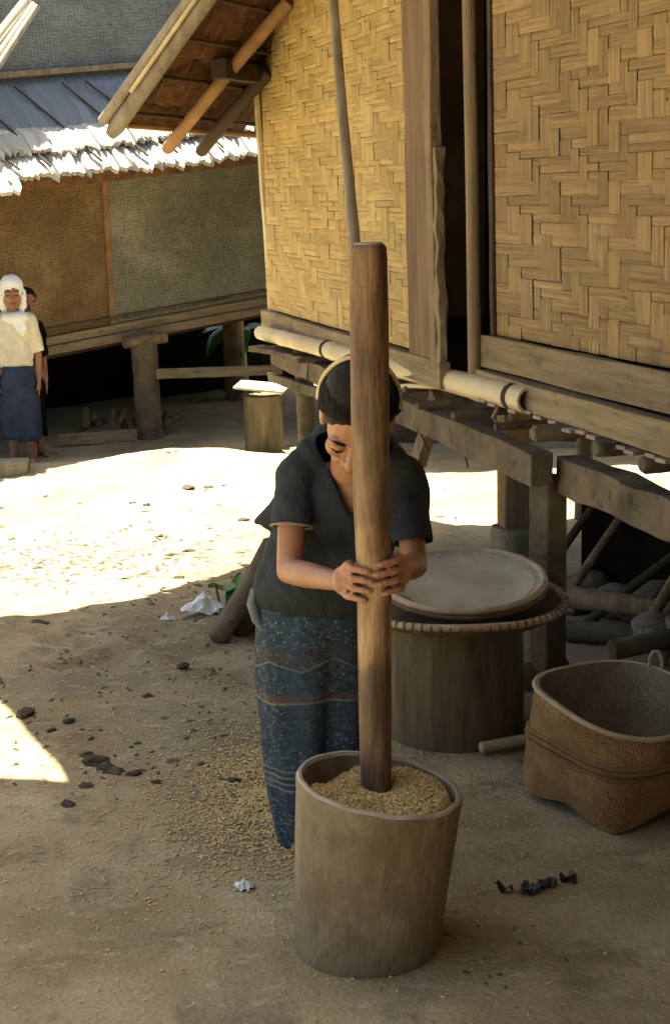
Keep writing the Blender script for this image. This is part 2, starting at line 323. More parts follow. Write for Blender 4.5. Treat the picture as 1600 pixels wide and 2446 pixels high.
# finer blotches on the ground
def ground_mat():
    n, l, b = sock(MATS['dirt']); base = b.inputs['Base Color'].links[0].from_socket
    tc = n.new('ShaderNodeTexCoord')
    def layer(scale, lo, hi, color, amt, st=(1, 1, 1)):
        nonlocal base
        mp = n.new('ShaderNodeMapping'); mp.inputs['Scale'].default_value = st; l.new(tc.outputs['Object'], mp.inputs[0])
        nz = n.new('ShaderNodeTexNoise'); nz.inputs['Scale'].default_value = scale; nz.inputs['Detail'].default_value = 5; nz.inputs['Roughness'].default_value = .7
        l.new(mp.outputs[0], nz.inputs['Vector'])
        r = n.new('ShaderNodeMapRange'); r.inputs[1].default_value = lo; r.inputs[2].default_value = hi; r.inputs[4].default_value = amt
        l.new(nz.outputs['Fac'], r.inputs[0])
        mx = n.new('ShaderNodeMix'); mx.data_type = 'RGBA'; l.new(r.outputs[0], mx.inputs[0]); l.new(base, mx.inputs[6]); mx.inputs[7].default_value = (*color, 1); base = mx.outputs[2]
    layer(4.5, .52, .66, (.16, .13, .078), .75)
    layer(2.2, .55, .68, (.19, .165, .11), .6)
    sp = n.new('ShaderNodeSeparateXYZ'); l.new(tc.outputs['Object'], sp.inputs[0])
    nw = n.new('ShaderNodeTexNoise'); nw.inputs['Scale'].default_value = 1.4; nw.inputs['Detail'].default_value = 6; l.new(tc.outputs['Object'], nw.inputs['Vector'])
    ad = n.new('ShaderNodeMath'); ad.operation = 'MULTIPLY_ADD'; ad.inputs[1].default_value = 2.6; l.new(nw.outputs['Fac'], ad.inputs[0]); l.new(sp.outputs['Y'], ad.inputs[2])
    r3_ = n.new('ShaderNodeMapRange'); r3_.inputs[1].default_value = 5.6; r3_.inputs[2].default_value = 6.6; r3_.inputs[4].default_value = .62; l.new(ad.outputs[0], r3_.inputs[0])
    r4_ = n.new('ShaderNodeMapRange'); r4_.inputs[1].default_value = 8.2; r4_.inputs[2].default_value = 8.9; r4_.inputs[3].default_value = 1; r4_.inputs[4].default_value = .15; l.new(ad.outputs[0], r4_.inputs[0])
    mm_ = n.new('ShaderNodeMath'); mm_.operation = 'MULTIPLY'; l.new(r3_.outputs[0], mm_.inputs[0]); l.new(r4_.outputs[0], mm_.inputs[1])
    mx = n.new('ShaderNodeMix'); mx.data_type = 'RGBA'; l.new(mm_.outputs[0], mx.inputs[0]); l.new(base, mx.inputs[6]); mx.inputs[7].default_value = (.165, .148, .10, 1); base = mx.outputs[2]
    layer(1.7, .56, .66, (.17, .125, .07), .75)
    layer(9, .55, .68, (.42, .37, .25), .6, (1, 2.2, 1))
    layer(38, .60, .70, (.10, .075, .045), .6)
    layer(55, .62, .70, (.50, .42, .25), .7)
    l.new(base, b.inputs['Base Color'])
ground_mat()

# ------------------------------------------------------------------ near house on stilts
C0 = Vector((-.364, 8.947, 0)); U = Vector((.276, -.961, 0)); NN = Vector((.961, .276, 0))   # along the wall / inwards
def hp(a, w_, z): return C0 + U*a + NN*w_ + Vector((0, 0, z))
house = thing('stilt_house', hp(2, .5, 0), 'stilt house with golden woven bamboo walls and black door gap on the right', 'house')

def woven_panel(parent, org, along, up, out, L, Hh, wa, wb, t, material, seed, shift=0):
    """every splint is a long ribbon that really passes over and under the crossing ones (2/2 twill)"""
    rnd = random.Random(seed)
    pan = MB(); c = org+along*(L/2)+up*(Hh/2)-out*(2.6*t)
    pan.box(c, (L, .006, Hh), Matrix((along, out, up)).transposed())
    panel = pan.build('woven_panel', 'backing', parent, smooth=False)
    def cuts(total, wd):
        e = [0]
        while e[-1] < total: e.append(e[-1]+wd*rnd.uniform(.62, 1.42))
        e[-1] = total; return e
    ea, eb = cuts(L, wa), cuts(Hh, wb)
    irr = {}
    def over(i, j):
        k = (i, j)
        if k not in irr:
            v = ((i+j+shift) % 6) < 3
            if rnd.random() < .07: v = not v
            irr[k] = v
        return irr[k]
    def ribbon(e, lo, hi, long_, side, sgn):
        b = MB(); pts = []
        tot = e[-1]
        for j in range(len(e)-1):
            d = (t if sgn(j) else -t)
            l_ = e[j+1]-e[j]
            for q in (.12, .5, .88): pts.append((e[j]+l_*q, d*(1.0 if q != .5 else 1.12)))
        pts = [(0, pts[0][1])]+pts+[(tot, pts[-1][1])]
        wdt = hi-lo; vs_, uvs = [], []
        wob = rnd.uniform(0, 50); tw = rnd.uniform(-.15, .15)*t
        for (x, d) in pts:
            dx = .13*wdt*noise.noise((x*2.1, wob, 0)); 
            for qi, q in enumerate((.012, .2, .5, .8, .988)):
                crown = (-.7, -.05, .12, -.05, -.7)[qi]*t*.55
                p = org + long_*x + side*(lo+wdt*q+dx) + out*(d+crown+tw*(q-.5))
                vs_.append(p); uvs.append((x, lo+wdt*q))
        n = len(pts)
        b.add(vs_, [(i*5+k, i*5+k+1, (i+1)*5+k+1, (i+1)*5+k) for i in range(n-1) for k in range(4)], uvs)
        b.build('bamboo_splint', material, panel)
    for i in range(len(ea)-1): ribbon(eb, ea[i], ea[i+1], up, along, lambda j: over(i, j))
    for j in range(len(eb)-1): ribbon(ea, eb[j], eb[j+1], along, up, lambda i: not over(i, j))
    return panel
UPW = (Vector((0, 0, 1)) - NN*.012).normalized()
woven_panel(house, hp(0, 0, 1.12), U, UPW, -NN, 2.62, 2.1, .078, .033, .0036, 'strip_gold', 11)
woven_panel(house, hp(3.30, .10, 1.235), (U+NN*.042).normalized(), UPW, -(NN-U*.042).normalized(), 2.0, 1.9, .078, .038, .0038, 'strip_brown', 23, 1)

def part(mb, name, material, bevel=.004, smooth_=False, par=None):
    return mb.build(name, material, par or house, smooth=smooth_, bevel=bevel)
def wavy_beam(a, b, w_, h_, jit=.004, n=14, up=(0, 0, 1)):
    a, b = Vector(a), Vector(b); d = (b-a).normalized(); up = Vector(up); sd = d.cross(up).normalized(); upn = sd.cross(d)
    mb = MB(); vs_ = []; sdv = random.uniform(0, 99)
    for i in range(n):
        c = a.lerp(b, i/(n-1))
        for k, (x, y) in enumerate(((-1, -1), (1, -1), (1, 1), (-1, 1))):
            q = jit*noise.noise((i*.55, k*9.1, sdv))
            vs_.append(c+sd*(x*(w_/2+q))+upn*(y*(h_/2+jit*noise.noise((i*.5, k*5.3, sdv+7)))))
    fs = [(i*4+k, i*4+(k+1) % 4, (i+1)*4+(k+1) % 4, (i+1)*4+k) for i in range(n-1) for k in range(4)]
    fs += [(3, 2, 1, 0), tuple((n-1)*4+k for k in range(4))]
    return mb.add(vs_, fs)
# jamb boards and posts round the black gap
part(wavy_beam(hp(2.76, -.012, 1.08), hp(2.76, -.03, 3.2), .03, .28, .006, up=U), 'door_jamb', 'plank_red')
part(wavy_beam(hp(2.945, -.02, 1.07), hp(2.93, -.03, 3.2), .045, .075, .008, up=U), 'door_post', 'plank')
part(wavy_beam(hp(2.99, -.02, 1.04), hp(2.985, -.02, 1.95), .035, .05, .016, n=22, up=U), 'splintered_board', 'plank')
mb = MB(); mb.tube([hp(3.20, .045, 1.06), hp(3.19, .042, 1.8), hp(3.17, .04, 2.5), hp(3.17, .04, 3.2)], [.028, .026, .026, .025], 12)
part(mb, 'bamboo_post', 'plank', 0, True)
part(wavy_beam(hp(3.27, .10, 1.10), hp(3.26, .09, 3.2), .03, .035, .004, up=U), 'door_frame', 'dark_wood')
mb = MB(); mb.box(hp(3.1, .32, 2.1), (.9, .02, 2.4), Matrix((U, NN, Vector((0, 0, 1)))).transposed()); part(mb, 'gap_shade_sheet', 'black', 0)  # black sheet standing in for the dark inside the door gap
# boards at the foot of the walls
part(wavy_beam(hp(-.03, -.012, 1.055), hp(3.02, -.012, 1.055), .05, .11), 'base_board', 'plank_h')
part(wavy_beam(hp(.0, -.03, .985), hp(1.3, -.03, .99), .06, .05), 'grey_sill', 'bamboo_grey')
part(wavy_beam(hp(3.22, .075, 1.168), hp(5.3, .15, 1.168), .035, .125, .006), 'base_board', 'plank_h')
part(wavy_beam(hp(3.24, .06, 1.045), hp(5.3, .135, 1.03), .06, .105, .007), 'sill_beam', 'plank_h')
# long bamboo tied along the foot of the wall, open end towards us
mb = MB(); a, b = Vector((-.40, 8.72, 1.0)), Vector((.712, 5.4, 1.035)); pts, rad = [], []
for i in range(41):
    q = i/40; pts.append(a.lerp(b, q)); rad.append((.040+.010*q)*(1.10 if i % 10 == 5 else 1.0))
mb.tube(pts, rad, 20, cap=False)
d = (b-a).normalized()
inner = [b+d*0, b-d*.001, b-d*.25]; mb.tube(inner, [.0495, .040, .038], 20, cap=False)
bam = part(mb, 'bamboo_log', 'bamboo_pale', 0, True)
mb = MB(); mb.tube([b-d*.26, b-d*.255], .038, 16); mb.build('node_wall', 'dark_wood', bam)
for q in (.35, .965):
    mb = MB(); c = a.lerp(b, q)
    for k in (-.012, 0, .012): mb.tube([c+d*(k-.005), c+d*(k+.005)], .053 if q > .5 else .048, 16)
    mb.build('lashing', 'dark_wood', bam)
mb = MB(); c = a.lerp(b, .93); mb.tube([c+Vector((0, 0, -.03)), c+Vector((-.03, 0, -.09)), c+Vector((.0, .02, -.13)), c+Vector((.04, .05, -.11)), c+Vector((.05, .06, -.04))], .007, 8)
mb.build('rattan_loop', 'bamboo_grey', bam)
# floor slats (row of split-bamboo ends under the sill)
for i in range(17):
    aa = 3.38+i*.085; z = .998-.002*i
    mb = MB(); p0 = hp(aa, .015+.004*i+random.uniform(-.02, .02), z+random.uniform(-.006, .006)); mb.beam(p0, hp(aa-.10, .7, z), .052, .014); part(mb, 'floor_slat', 'bamboo_grey', .003)
# joists with round ends
for (p, L) in (((.69, 5.1, .963), .9), ((.852, 4.8, .958), .8), ((.962, 4.6, .938), .8), ((.35, 6.9, .935), .8), ((.05, 7.8, .94), .8)):
    p = Vector(p); mb = MB(); dd = (NN*.97-U*.1).normalized()
    mb.tube([p-dd*.01, p, p+dd*.06, p+dd*.3, p+dd*L], [.02, .029, .030, .029, .028], 14, jit=.05); part(mb, 'joist', 'log_wood', 0, True)
part(wavy_beam(hp(.1, .02, .86), hp(3.96, -.01, .83), .08, .115, .015, 26), 'floor_beam', 'log_wood')
part(wavy_beam(hp(3.9, .12, .80), hp(5.4, .16, .76), .09, .13, .013, n=20), 'floor_beam', 'log_wood')
mb = MB(); mb.box(hp(2.6, 1.2, 1.0), (5.6, 2.1, .03), Matrix((U, NN, Vector((0, 0, 1)))).transposed()); part(mb, 'floor', 'dark_wood', 0)
V3 = lambda *a: Vector(a)
for k in range(9):
    aa = .7+k*.36; p0 = hp(aa, -.06+random.uniform(-.05, .06), .925+random.uniform(-.015, .02)); mb = MB(); mb.tube([p0, hp(aa+random.uniform(-.1, .15), .35, .93), hp(aa+random.uniform(-.1, .1), .8, .94)], [.016, .02, .018], 8, jit=.1); part(mb, 'floor_cane', 'log_wood', 0, True)
for k in range(5):
    aa = 1.0+k*.55; p0 = hp(aa, -.03, .90); mb = MB(); mb.tube([p0, p0+V3(random.uniform(-.05, .05), .03, -.08), p0+V3(random.uniform(-.08, .08), .02, -.16-random.uniform(0, .08))], [.007, .006, .004], 6); part(mb, 'hanging_tie', 'dark_wood', 0, True)
# posts: square block on a stone foot near the end, round posts elsewhere
rot = Matrix.Rotation(R(38), 3, 'Z'); Rm = Matrix((U, NN, Vector((0, 0, 1)))).transposed()
mb = MB(); mb.box((.757, 5.24, .36), (.10, .10, .86), rot); pst = part(mb, 'post', 'log_wood', .012)
mb = lathe([(.02, -.06), (.15, -.05), (.16, .05), (.12, .12), (.02, .13)], 16, .25, 3); o = mb.build('foot_stone', 'stone', house); o.location = Vector((.72, 5.35, -.02))-house.location
o.matrix_parent_inverse = Matrix()
mb = MB(); mb.box((.842, 6.95, .53), (.13, .13, .62), Matrix.Rotation(R(12), 3, 'Z')); part(mb, 'post', 'plank', .012)
for k, (zz_, rr2) in enumerate(((.17, .105), (.06, .13), (-.06, .16))):
    mb = lathe([(.01, -.06), (rr2*.9, -.055), (rr2, 0), (rr2*.92, .05), (.01, .058)], 14, .3, k*4.0); o = mb.build('foot_stone', 'stone', house); o.matrix_parent_inverse = Matrix(); o.location = Vector((.842, 6.95, zz_))-house.location
for aa, ww, zt in ((.55, .06, .9), (.3, 1.9, .95), (5.0, .3, .9), (3.0, 1.9, .95)):
    p = hp(aa, ww, 0); mb = MB(); mb.tube([(p.x, p.y, gz(p.x, p.y)-.05), (p.x+.01, p.y, .4), (p.x, p.y, zt)], [.058, .052, .05], 12, jit=.06); part(mb, 'post', 'log_wood', 0, True)
mb = MB(); mb.box(hp(3.85, .95, .08), (3.1, .03, .70), Rm); part(mb, 'under_shade_sheet', 'black', 0)  # black sheet standing in for the deep shade under the house
part(wavy_beam((.452, 6.4, .93), (.375, 6.6, .60), .05, .075, .006), 'brace', 'plank')
part(wavy_beam((.27, 6.85, .915), (.50, 6.3, .975), .14, .02, .003, up=(0, .2, 1)), 'pale_board', 'bamboo_pale')
part(wavy_beam((-.43, 8.55, .93), (-.12, 8.2, .90), .10, .03, .01), 'loose_board', 'log_wood')
part(wavy_beam((-.36, 8.9, .72), (.1, 7.4, .76), .04, .05, .01), 'rail', 'log_wood')
# rough stone footing under the house
for i in range(16):
    aa = 2.6+i*.19; ww = .75+random.uniform(-.12, .15); p = hp(aa, ww, 0); s_ = random.uniform(.10, .17)
    mb = lathe([(.01, -.6), (.7, -.55), (1, -.1), (.85, .45), (.35, .75), (.01, .8)], 10, .5, i*3.3)
    o = mb.build('footing_stone', 'stone', house); o.matrix_parent_inverse = Matrix(); o.location = Vector((p.x, p.y, gz(p.x, p.y)+.05))-house.location; o.scale = (s_*1.2, s_, s_*.9); o.rotation_euler.z = i
# hidden far and near end walls keep the inside dark
Rm = Matrix((U, NN, Vector((0, 0, 1)))).transposed()
mb = MB(); mb.box(hp(-.02, 1.15, 2.1), (.03, 2.2, 2.2), Rm); part(mb, 'end_wall', 'far_brown', 0)
mb = MB(); mb.box(hp(2.6, 2.26, 2.1), (5.3, .03, 2.2), Rm); part(mb, 'rear_wall', 'far_brown', 0)
# --- low end roof seen from below: eave E0-E1, rising to the right
E0 = Vector((-1.068, 8.0, 2.121)); E1 = Vector((-.443, 9.3, 2.097)); V0 = Vector((-.519, 7.608, 2.703))
ev = (E1-E0).normalized(); upv = (V0-E0).normalized(); nv = ev.cross(upv).normalized()
if nv.z < 0: nv = -nv
roof = bpy.data.objects.new('low_roof', None)
def rp(e, u_, h_=0): return E0 + ev*e + upv*u_ + nv*h_
mb = MB(); mb.add([rp(0.06, .03, .10), rp(2.6, .03, .10), rp(2.6, 1.6, .10), rp(.06, 1.6, .10), rp(.10, .02, .15), rp(2.6, .02, .15), rp(2.6, 1.6, .15), rp(.10, 1.6, .15)],
       [(0,3,2,1),(4,5,6,7),(0,1,5,4),(1,2,6,5),(2,3,7,6),(3,0,4,7)])
lowroof = part(mb, 'low_roof', 'thatch_under', 0)
# layered thatch mats under the battens, each lower edge free
for j in range(10):
    u_ = .02+j*.155
    for i in range(8):
        e_ = .04+i*.17+random.uniform(-.02, .02); wd = .172; ln = .24+random.uniform(-.03, .03); dz = random.uniform(0, .01)
        vs_ = [rp(e_, u_, .04+dz), rp(e_+wd, u_+random.uniform(-.03, .03), .04+dz), rp(e_+wd, u_+ln, .095), rp(e_, u_+ln, .095), rp(e_, u_, .055+dz), rp(e_+wd, u_, .055+dz), rp(e_+wd, u_+ln, .108), rp(e_, u_+ln, .108)]
        mb = MB(); mb.add(vs_, [(0,3,2,1),(4,5,6,7),(0,1,5,4),(1,2,6,5),(2,3,7,6),(3,0,4,7)]); part(mb, 'thatch_mat', 'thatch_under', 0, par=lowroof)
for j in range(6):
    mb = MB(); mb.tube([rp(0, .1+j*.26, .03), rp(2.4, .1+j*.26, .03)], .011, 8); part(mb, 'batten', 'dark_wood', 0, True, par=lowroof)
mb = MB(); mb.tube([rp(-.03, -.03, .0), rp(-.03, .02, .0), rp(-.03, .6, .01), rp(-.02, 1.6, .03)], [.030, .042, .040, .045], 14); part(mb, 'verge_pole', 'bamboo_grey', 0, True, par=lowroof)
mb = MB(); mb.tube([rp(-.07, .0, .06), rp(-.06, 1.6, .08)], .028, 10); part(mb, 'verge_pole', 'bamboo_grey', 0, True, par=lowroof)
mb = MB(); mb.tube([rp(-.09, .25, .02), rp(-.08, 1.6, .05)], .011, 8); part(mb, 'verge_cane', 'bamboo_pale', 0, True, par=lowroof)
mb = MB(); mb.tube([rp(.02, .0, .05), rp(2.4, .0, .05)], .02, 8); part(mb, 'eave_cane', 'rafter', 0, True, par=lowroof)
for (p, q, r_, mm) in (((-.869, 8.544, 2.04), (-.168, 8.10, 2.745), .034, 'rafter'), ((-.711, 8.872, 2.03), (-.30, 8.62, 2.44), .036, 'dark_wood')):
    p, q = Vector(p), Vector(q); e_ = (p-q).normalized()
    mb = MB(); mb.tube([p+e_*.02, p, p.lerp(q, .5)+Vector((.0, 0, .01)), q], [r_*.7, r_, r_, r_*1.05], 12); part(mb, 'rafter', mm, 0, True, par=lowroof)
part(wavy_beam((-.55, 8.20, 2.43), (-.33, 8.78, 2.43), .09, .10, .006), 'wall_plate', 'dark_wood')
part(wavy_beam((-.385, 8.85, 2.42), (-.345, 8.955, 1.10), .025, .05, .004, up=U), 'corner_batten', 'bamboo_pale')
# --- high main roof (above the picture; its eave shades the yard)
def slab(name, poly, th, material, parent):
    n = len(poly); lo_ = [Vector(p) for p in poly]; hi_ = [p+Vector((0, 0, th)) for p in lo_]
    mb = MB(); mb.add(lo_+hi_, [tuple(reversed(range(n))), tuple(range(n, 2*n))]+[(i, (i+1) % n, n+(i+1) % n, n+i) for i in range(n)])
    return mb.build(name, material, parent, smooth=False)
def zr(x, y): return 3.25+.42*max(0, (Vector((x, y, 0))-Vector((-1.5, 6.6, 0))).dot(NN))
slab('main_roof', [(x, y, zr(x, y)) for x, y in ((-1.83, 7.62), (-1.60, 6.55), (-1.22, 5.80), (-1.0, 5.2), (3.4, 4.2), (4.2, 11.6), (1.5, 11.3), (.05, 10.1), (-.75, 9.05))], .16, 'thatch_under', house)

mb = MB(); mb.box(hp(2.6, 1.2, 3.12), (5.4, 2.3, .03), Rm); part(mb, 'ceiling', 'dark_wood', 0)
# unseen shelter added behind the camera to shade the foreground
shel = thing('shade_shelter', (0, 1.5, 0), 'added unseen thatched shelter shading the front of the yard', 'shelter')
slab('shade_roof', [(-1.75, 5.72, 3.3), (-1.1, 5.66, 3.3), (3.0, 5.2, 3.3), (3.0, 3.5, 3.9), (-1.4, 3.75, 3.8)], .14, 'thatch_under', shel)
slab('shade_roof', [(-.5, 3.5, 3.9), (3.0, 3.5, 3.9), (3.0, -.9, 3.2), (-.5, -.9, 3.2)], .14, 'thatch_under', shel)
mb = MB(); mb.box((2.0, 2.1, 1.7), (.05, 4.6, 3.4)); mb.build('shade_screen', 'far_brown', shel, False)  # unseen screen added to darken the right side of the yard
mb = MB(); mb.box((.65, -.8, 1.7), (2.7, .05, 3.4)); mb.build('shade_screen', 'far_brown', shel, False)  # unseen screen added to block light from behind the camera
for x, y in ((-1.64, 5.3), (2.9, 5.0), (2.9, 3.6)):
    mb = MB(); mb.tube([(x, y, -.1), (x, y, 3.5)], .06, 10); mb.build('post', 'log_wood', shel)

# ------------------------------------------------------------------ hut added behind the near house to shade the ground there
V3 = lambda *a: Vector(a)
bh = thing('shade_hut', (2.2, 13.2, -.3), 'dark hut added behind the stilt house to shade the ground', 'house')
mb = MB(); mb.box((2.4, 12.45, .9), (4.7, .05, 2.6)); mb.build('wall', 'dark_wood', bh, False)
mb = MB(); mb.box((2.4, 14.8, .9), (4.7, .05, 2.6)); mb.build('wall', 'dark_wood', bh, False)
slab('roof', [(-.05, 11.72, 1.95), (5, 11.72, 1.95), (5, 13.6, 3.4), (-.05, 13.6, 3.4)], .14, 'thatch_under', bh)
slab('roof', [(-.05, 13.6, 3.4), (5, 13.6, 3.4), (5, 15.4, 2.0), (-.05, 15.4, 2.0)], .14, 'thatch_under', bh)

# ------------------------------------------------------------------ far house
WL = Vector((-2.763, 12.6, .507)); WR = Vector((-.615, 14.2, .748)); wd_ = (WR-WL).normalized(); wn = Vector((wd_.y, -wd_.x, 0)).normalized()
far = thing('thatched_house', (-1.7, 13.6, -.3), 'far stilt house with dim woven walls under a sunlit ragged thatch eave', 'house')
def fp(s_, z, o_=0): return WL + wd_*s_ + wn*o_ + Vector((0, 0, z))
def panel(name, s0, s1, z0, z1, o_, material):
    mb = MB(); P = [fp(s0, z0, o_), fp(s1, z0, o_), fp(s1, z1, o_), fp(s0, z1, o_), fp(s0, z0, o_-.03), fp(s1, z0, o_-.03), fp(s1, z1, o_-.03), fp(s0, z1, o_-.03)]
    mb.add(P, [(0,1,2,3),(7,6,5,4),(4,5,1,0),(5,6,2,1),(6,7,3,2),(7,4,0,3)], [(s0, z0), (s1, z0), (s1, z1), (s0, z1)]*2)
    return mb.build(name, material, far, smooth=False)
panel('woven_panel', -1.2, 1.06, .06, 1.95, 0, 'far_brown')
panel('woven_panel', 1.09, 4.2, .06, 1.95, .004, 'far_grey')
part(wavy_beam(fp(1.075, .06, .012), fp(1.075, 1.95, .012), .02, .05, .003, up=wd_), 'batten', 'rafter', par=far)
part(wavy_beam(fp(-1.2, .05, .03), fp(4.2, .05, .03), .05, .07, .006), 'base_board', 'plank_h', par=far)
part(wavy_beam(fp(-1.2, -.03, .05), fp(4.2, -.03, .05), .07, .07, .008), 'sill_beam', 'plank_h', par=far)
part(wavy_beam(fp(-1.2, .14, .02), fp(4.2, .14, .02), .025, .03, .004), 'base_batten', 'log_wood', par=far)
mb = MB(); P = fp(1.5, -.08, -1.2); mb.box((P.x, P.y, .55), (5.5, 2.3, .04), Matrix((wd_, -wn, Vector((0, 0, 1)))).transposed()); part(mb, 'floor', 'dark_wood', 0, par=far)
P = Vector((-1.622, 13.17, 0))
mb = MB(); mb.tube([(-1.62, 13.2, -.4), (-1.625, 13.2, .2), (-1.63, 13.2, .56)], [.125, .115, .115], 14, jit=.03); part(mb, 'post', 'log_wood', 0, True, par=far)
mb = MB(); mb.tube([(-1.78, 13.05, .545), (-1.44, 13.25, .565)], .05, 10); part(mb, 'post_head', 'plank', 0, True, par=far)
for x, y in ((-3.3, 12.2), (-3.1, 14.2), (-1.0, 15.6)):
    mb = MB(); mb.tube([(x, y, -.4), (x, y, .6)], .11, 12); part(mb, 'post', 'log_wood', 0, True, par=far)
part(wavy_beam((-1.56, 13.16, .255), (-.45, 13.6, .215), .06, .085, .008), 'rail', 'plank_h', par=far)
mb = MB(); P = fp(.8, 0, -2.2); mb.box((P.x, P.y, .15), (4.6, .05, 1.3), Matrix((wd_, -wn, Vector((0, 0, 1)))).transposed()); part(mb, 'back_shade_sheet', 'black', 0, par=far)  # black sheet added to close off light and paint the shade underneath
mb = MB(); P = fp(3.9, 0, -2.0); mb.box((P.x, P.y, .02), (2.6, .05, .85), Matrix((wd_, -wn, Vector((0, 0, 1)))).transposed()); part(mb, 'back_shade_sheet', 'black', 0, par=far)  # lower black sheet, same painted shade further right
# roof plane
EL = Vector((-2.535, 12.0, 1.901)); ER = Vector((-.603, 13.3, 2.102)); fe = (ER-EL).normalized(); fpv = Vector((-fe.y, fe.x, 0)).normalized()
fu = (fpv*1.25+Vector((0, 0, .95))).normalized(); fn = fe.cross(fu).normalized()
if fn.z < 0: fn = -fn
def fr(e, u_, h_=0): return EL + fe*e + fu*u_ + fn*h_
mb = MB(); mb.add([fr(-1.4, .05, -.14), fr(4.2, .05, -.14), fr(4.2, 1.6, -.14), fr(-1.4, 1.6, -.14), fr(-1.4, .05, -.02), fr(4.2, .05, -.02), fr(4.2, 1.6, -.02), fr(-1.4, 1.6, -.02)],
       [(0,3,2,1),(4,5,6,7),(0,1,5,4),(1,2,6,5),(2,3,7,6),(3,0,4,7)]); froof = part(mb, 'roof', 'thatch_under', 0, par=far)
def bundle(e_, u_, wd, ln, lift, material, into=None):
    top = .012+lift*.35; b0 = .012+lift
    k = random.uniform(-.35, .35)*wd
    dr = -.02-random.uniform(0, .03)
    P = [fr(e_+k, u_-random.uniform(0, .03), b0+dr*.3), fr(e_+wd*.5+k, u_-random.uniform(-.01, .09), b0+.012+dr*.3), fr(e_+wd+k, u_-random.uniform(0, .03), b0+dr*.3),
         fr(e_, u_+ln*.5, b0), fr(e_+wd*.5, u_+ln*.5, b0+.014), fr(e_+wd, u_+ln*.5, b0),
         fr(e_, u_+ln, top), fr(e_+wd*.5, u_+ln, top+.01), fr(e_+wd, u_+ln, top)]
    Q = [p-fn*.036 for p in P]
    fs = [(0,1,4,3),(1,2,5,4),(3,4,7,6),(4,5,8,7)]
    fs2 = [tuple(i+9 for i in reversed(f)) for f in fs]
    sides = [(9,10,1,0),(10,11,2,1),(9,0,3,12),(12,3,6,15),(2,11,14,5),(5,14,17,8)]
    uv = [(0,0),(.5,0),(1,0),(0,.5),(.5,.5),(1,.5),(0,1),(.5,1),(1,1)]
    mb = into or MB(); mb.add(P+Q, fs+fs2+sides, uv+uv)
    if into is None: mb.build('thatch_bundle', material, froof, smooth=True, angle=60)
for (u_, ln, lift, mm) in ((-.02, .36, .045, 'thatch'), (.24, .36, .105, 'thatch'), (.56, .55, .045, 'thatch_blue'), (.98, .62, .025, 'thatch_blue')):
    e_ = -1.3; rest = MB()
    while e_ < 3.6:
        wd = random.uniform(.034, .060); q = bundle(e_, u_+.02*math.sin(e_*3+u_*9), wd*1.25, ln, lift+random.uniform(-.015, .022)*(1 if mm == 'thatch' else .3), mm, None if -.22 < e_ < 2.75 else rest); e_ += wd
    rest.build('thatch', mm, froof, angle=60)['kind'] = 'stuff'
# ragged long tuft at the left end of the eave
for e_ in (-.55, -.42, -.30, -.16, -.05, .06): bundle(e_, -.10+random.uniform(-.06, .02), .09, .3, .05, 'thatch')
for e_ in (-.9, -.25, .12, .55, .98, 1.2, 1.75, 2.1):
    mb = MB(); sk = random.uniform(.25, .42)
    mb.tube([fr(e_+sk, .02, .10), fr(e_+sk*.5, .6, .09), fr(e_, 1.15, .07)], .010, 6); part(mb, 'roof_cane', 'dark_wood', 0, True, par=froof)
part(wavy_beam(fr(-1.4, 1.28, .10), fr(4.0, 1.28, .10), .10, .05, .01), 'ridge_board', 'plank', par=far)
# rear slope keeps the inside dark
mb = MB(); q0, q1 = fr(-1.6, 1.32, .05), fr(4.4, 1.32, .05)
mb.add([q0+V3(0, 0, 1.5), q1+V3(0, 0, 1.5), q1+fpv*3.2+V3(0, 0, -.9), q0+fpv*3.2+V3(0, 0, -.9), q0+V3(0, 0, 1.62), q1+V3(0, 0, 1.62), q1+fpv*3.2+V3(0, 0, -.78), q0+fpv*3.2+V3(0, 0, -.78)], [(0,3,2,1),(4,5,6,7),(0,1,5,4),(1,2,6,5),(2,3,7,6),(3,0,4,7)])
part(mb, 'rear_roof', 'thatch_under', 0, par=far)
# upper gable screen
Gb = fr(0, 1.32, .05)
def gp(e, z, o_=0): return Gb + fe*e + Vector((0, 0, z)) - fpv*o_
mb = MB(); mb.add([gp(-1.6, -.1), gp(3.2, -.1), gp(3.2, 1.5), gp(-1.6, 1.5), gp(-1.6, -.1, -.04), gp(3.2, -.1, -.04), gp(3.2, 1.5, -.04), gp(-1.6, 1.5, -.04)],
       [(0,1,2,3),(7,6,5,4),(4,5,1,0),(5,6,2,1),(6,7,3,2),(7,4,0,3)], [(0, 0), (4.8, 0), (4.8, 1.6), (0, 1.6)]*2); mb.build('gable_screen', 'gable_grey', far, smooth=False)
for k in range(4):
    o_ = Vector((.045*k, -.02*k, -.03*k)); mb = MB(); mb.tube([Vector((-2.75, 12.35, 2.80))+o_, Vector((-2.385, 12.85, 3.36))+o_*.6], .028 if k else .045, 10)
    part(mb, 'verge_cane', 'bamboo_grey' if k % 2 else 'bamboo_pale', 0, True, par=far)

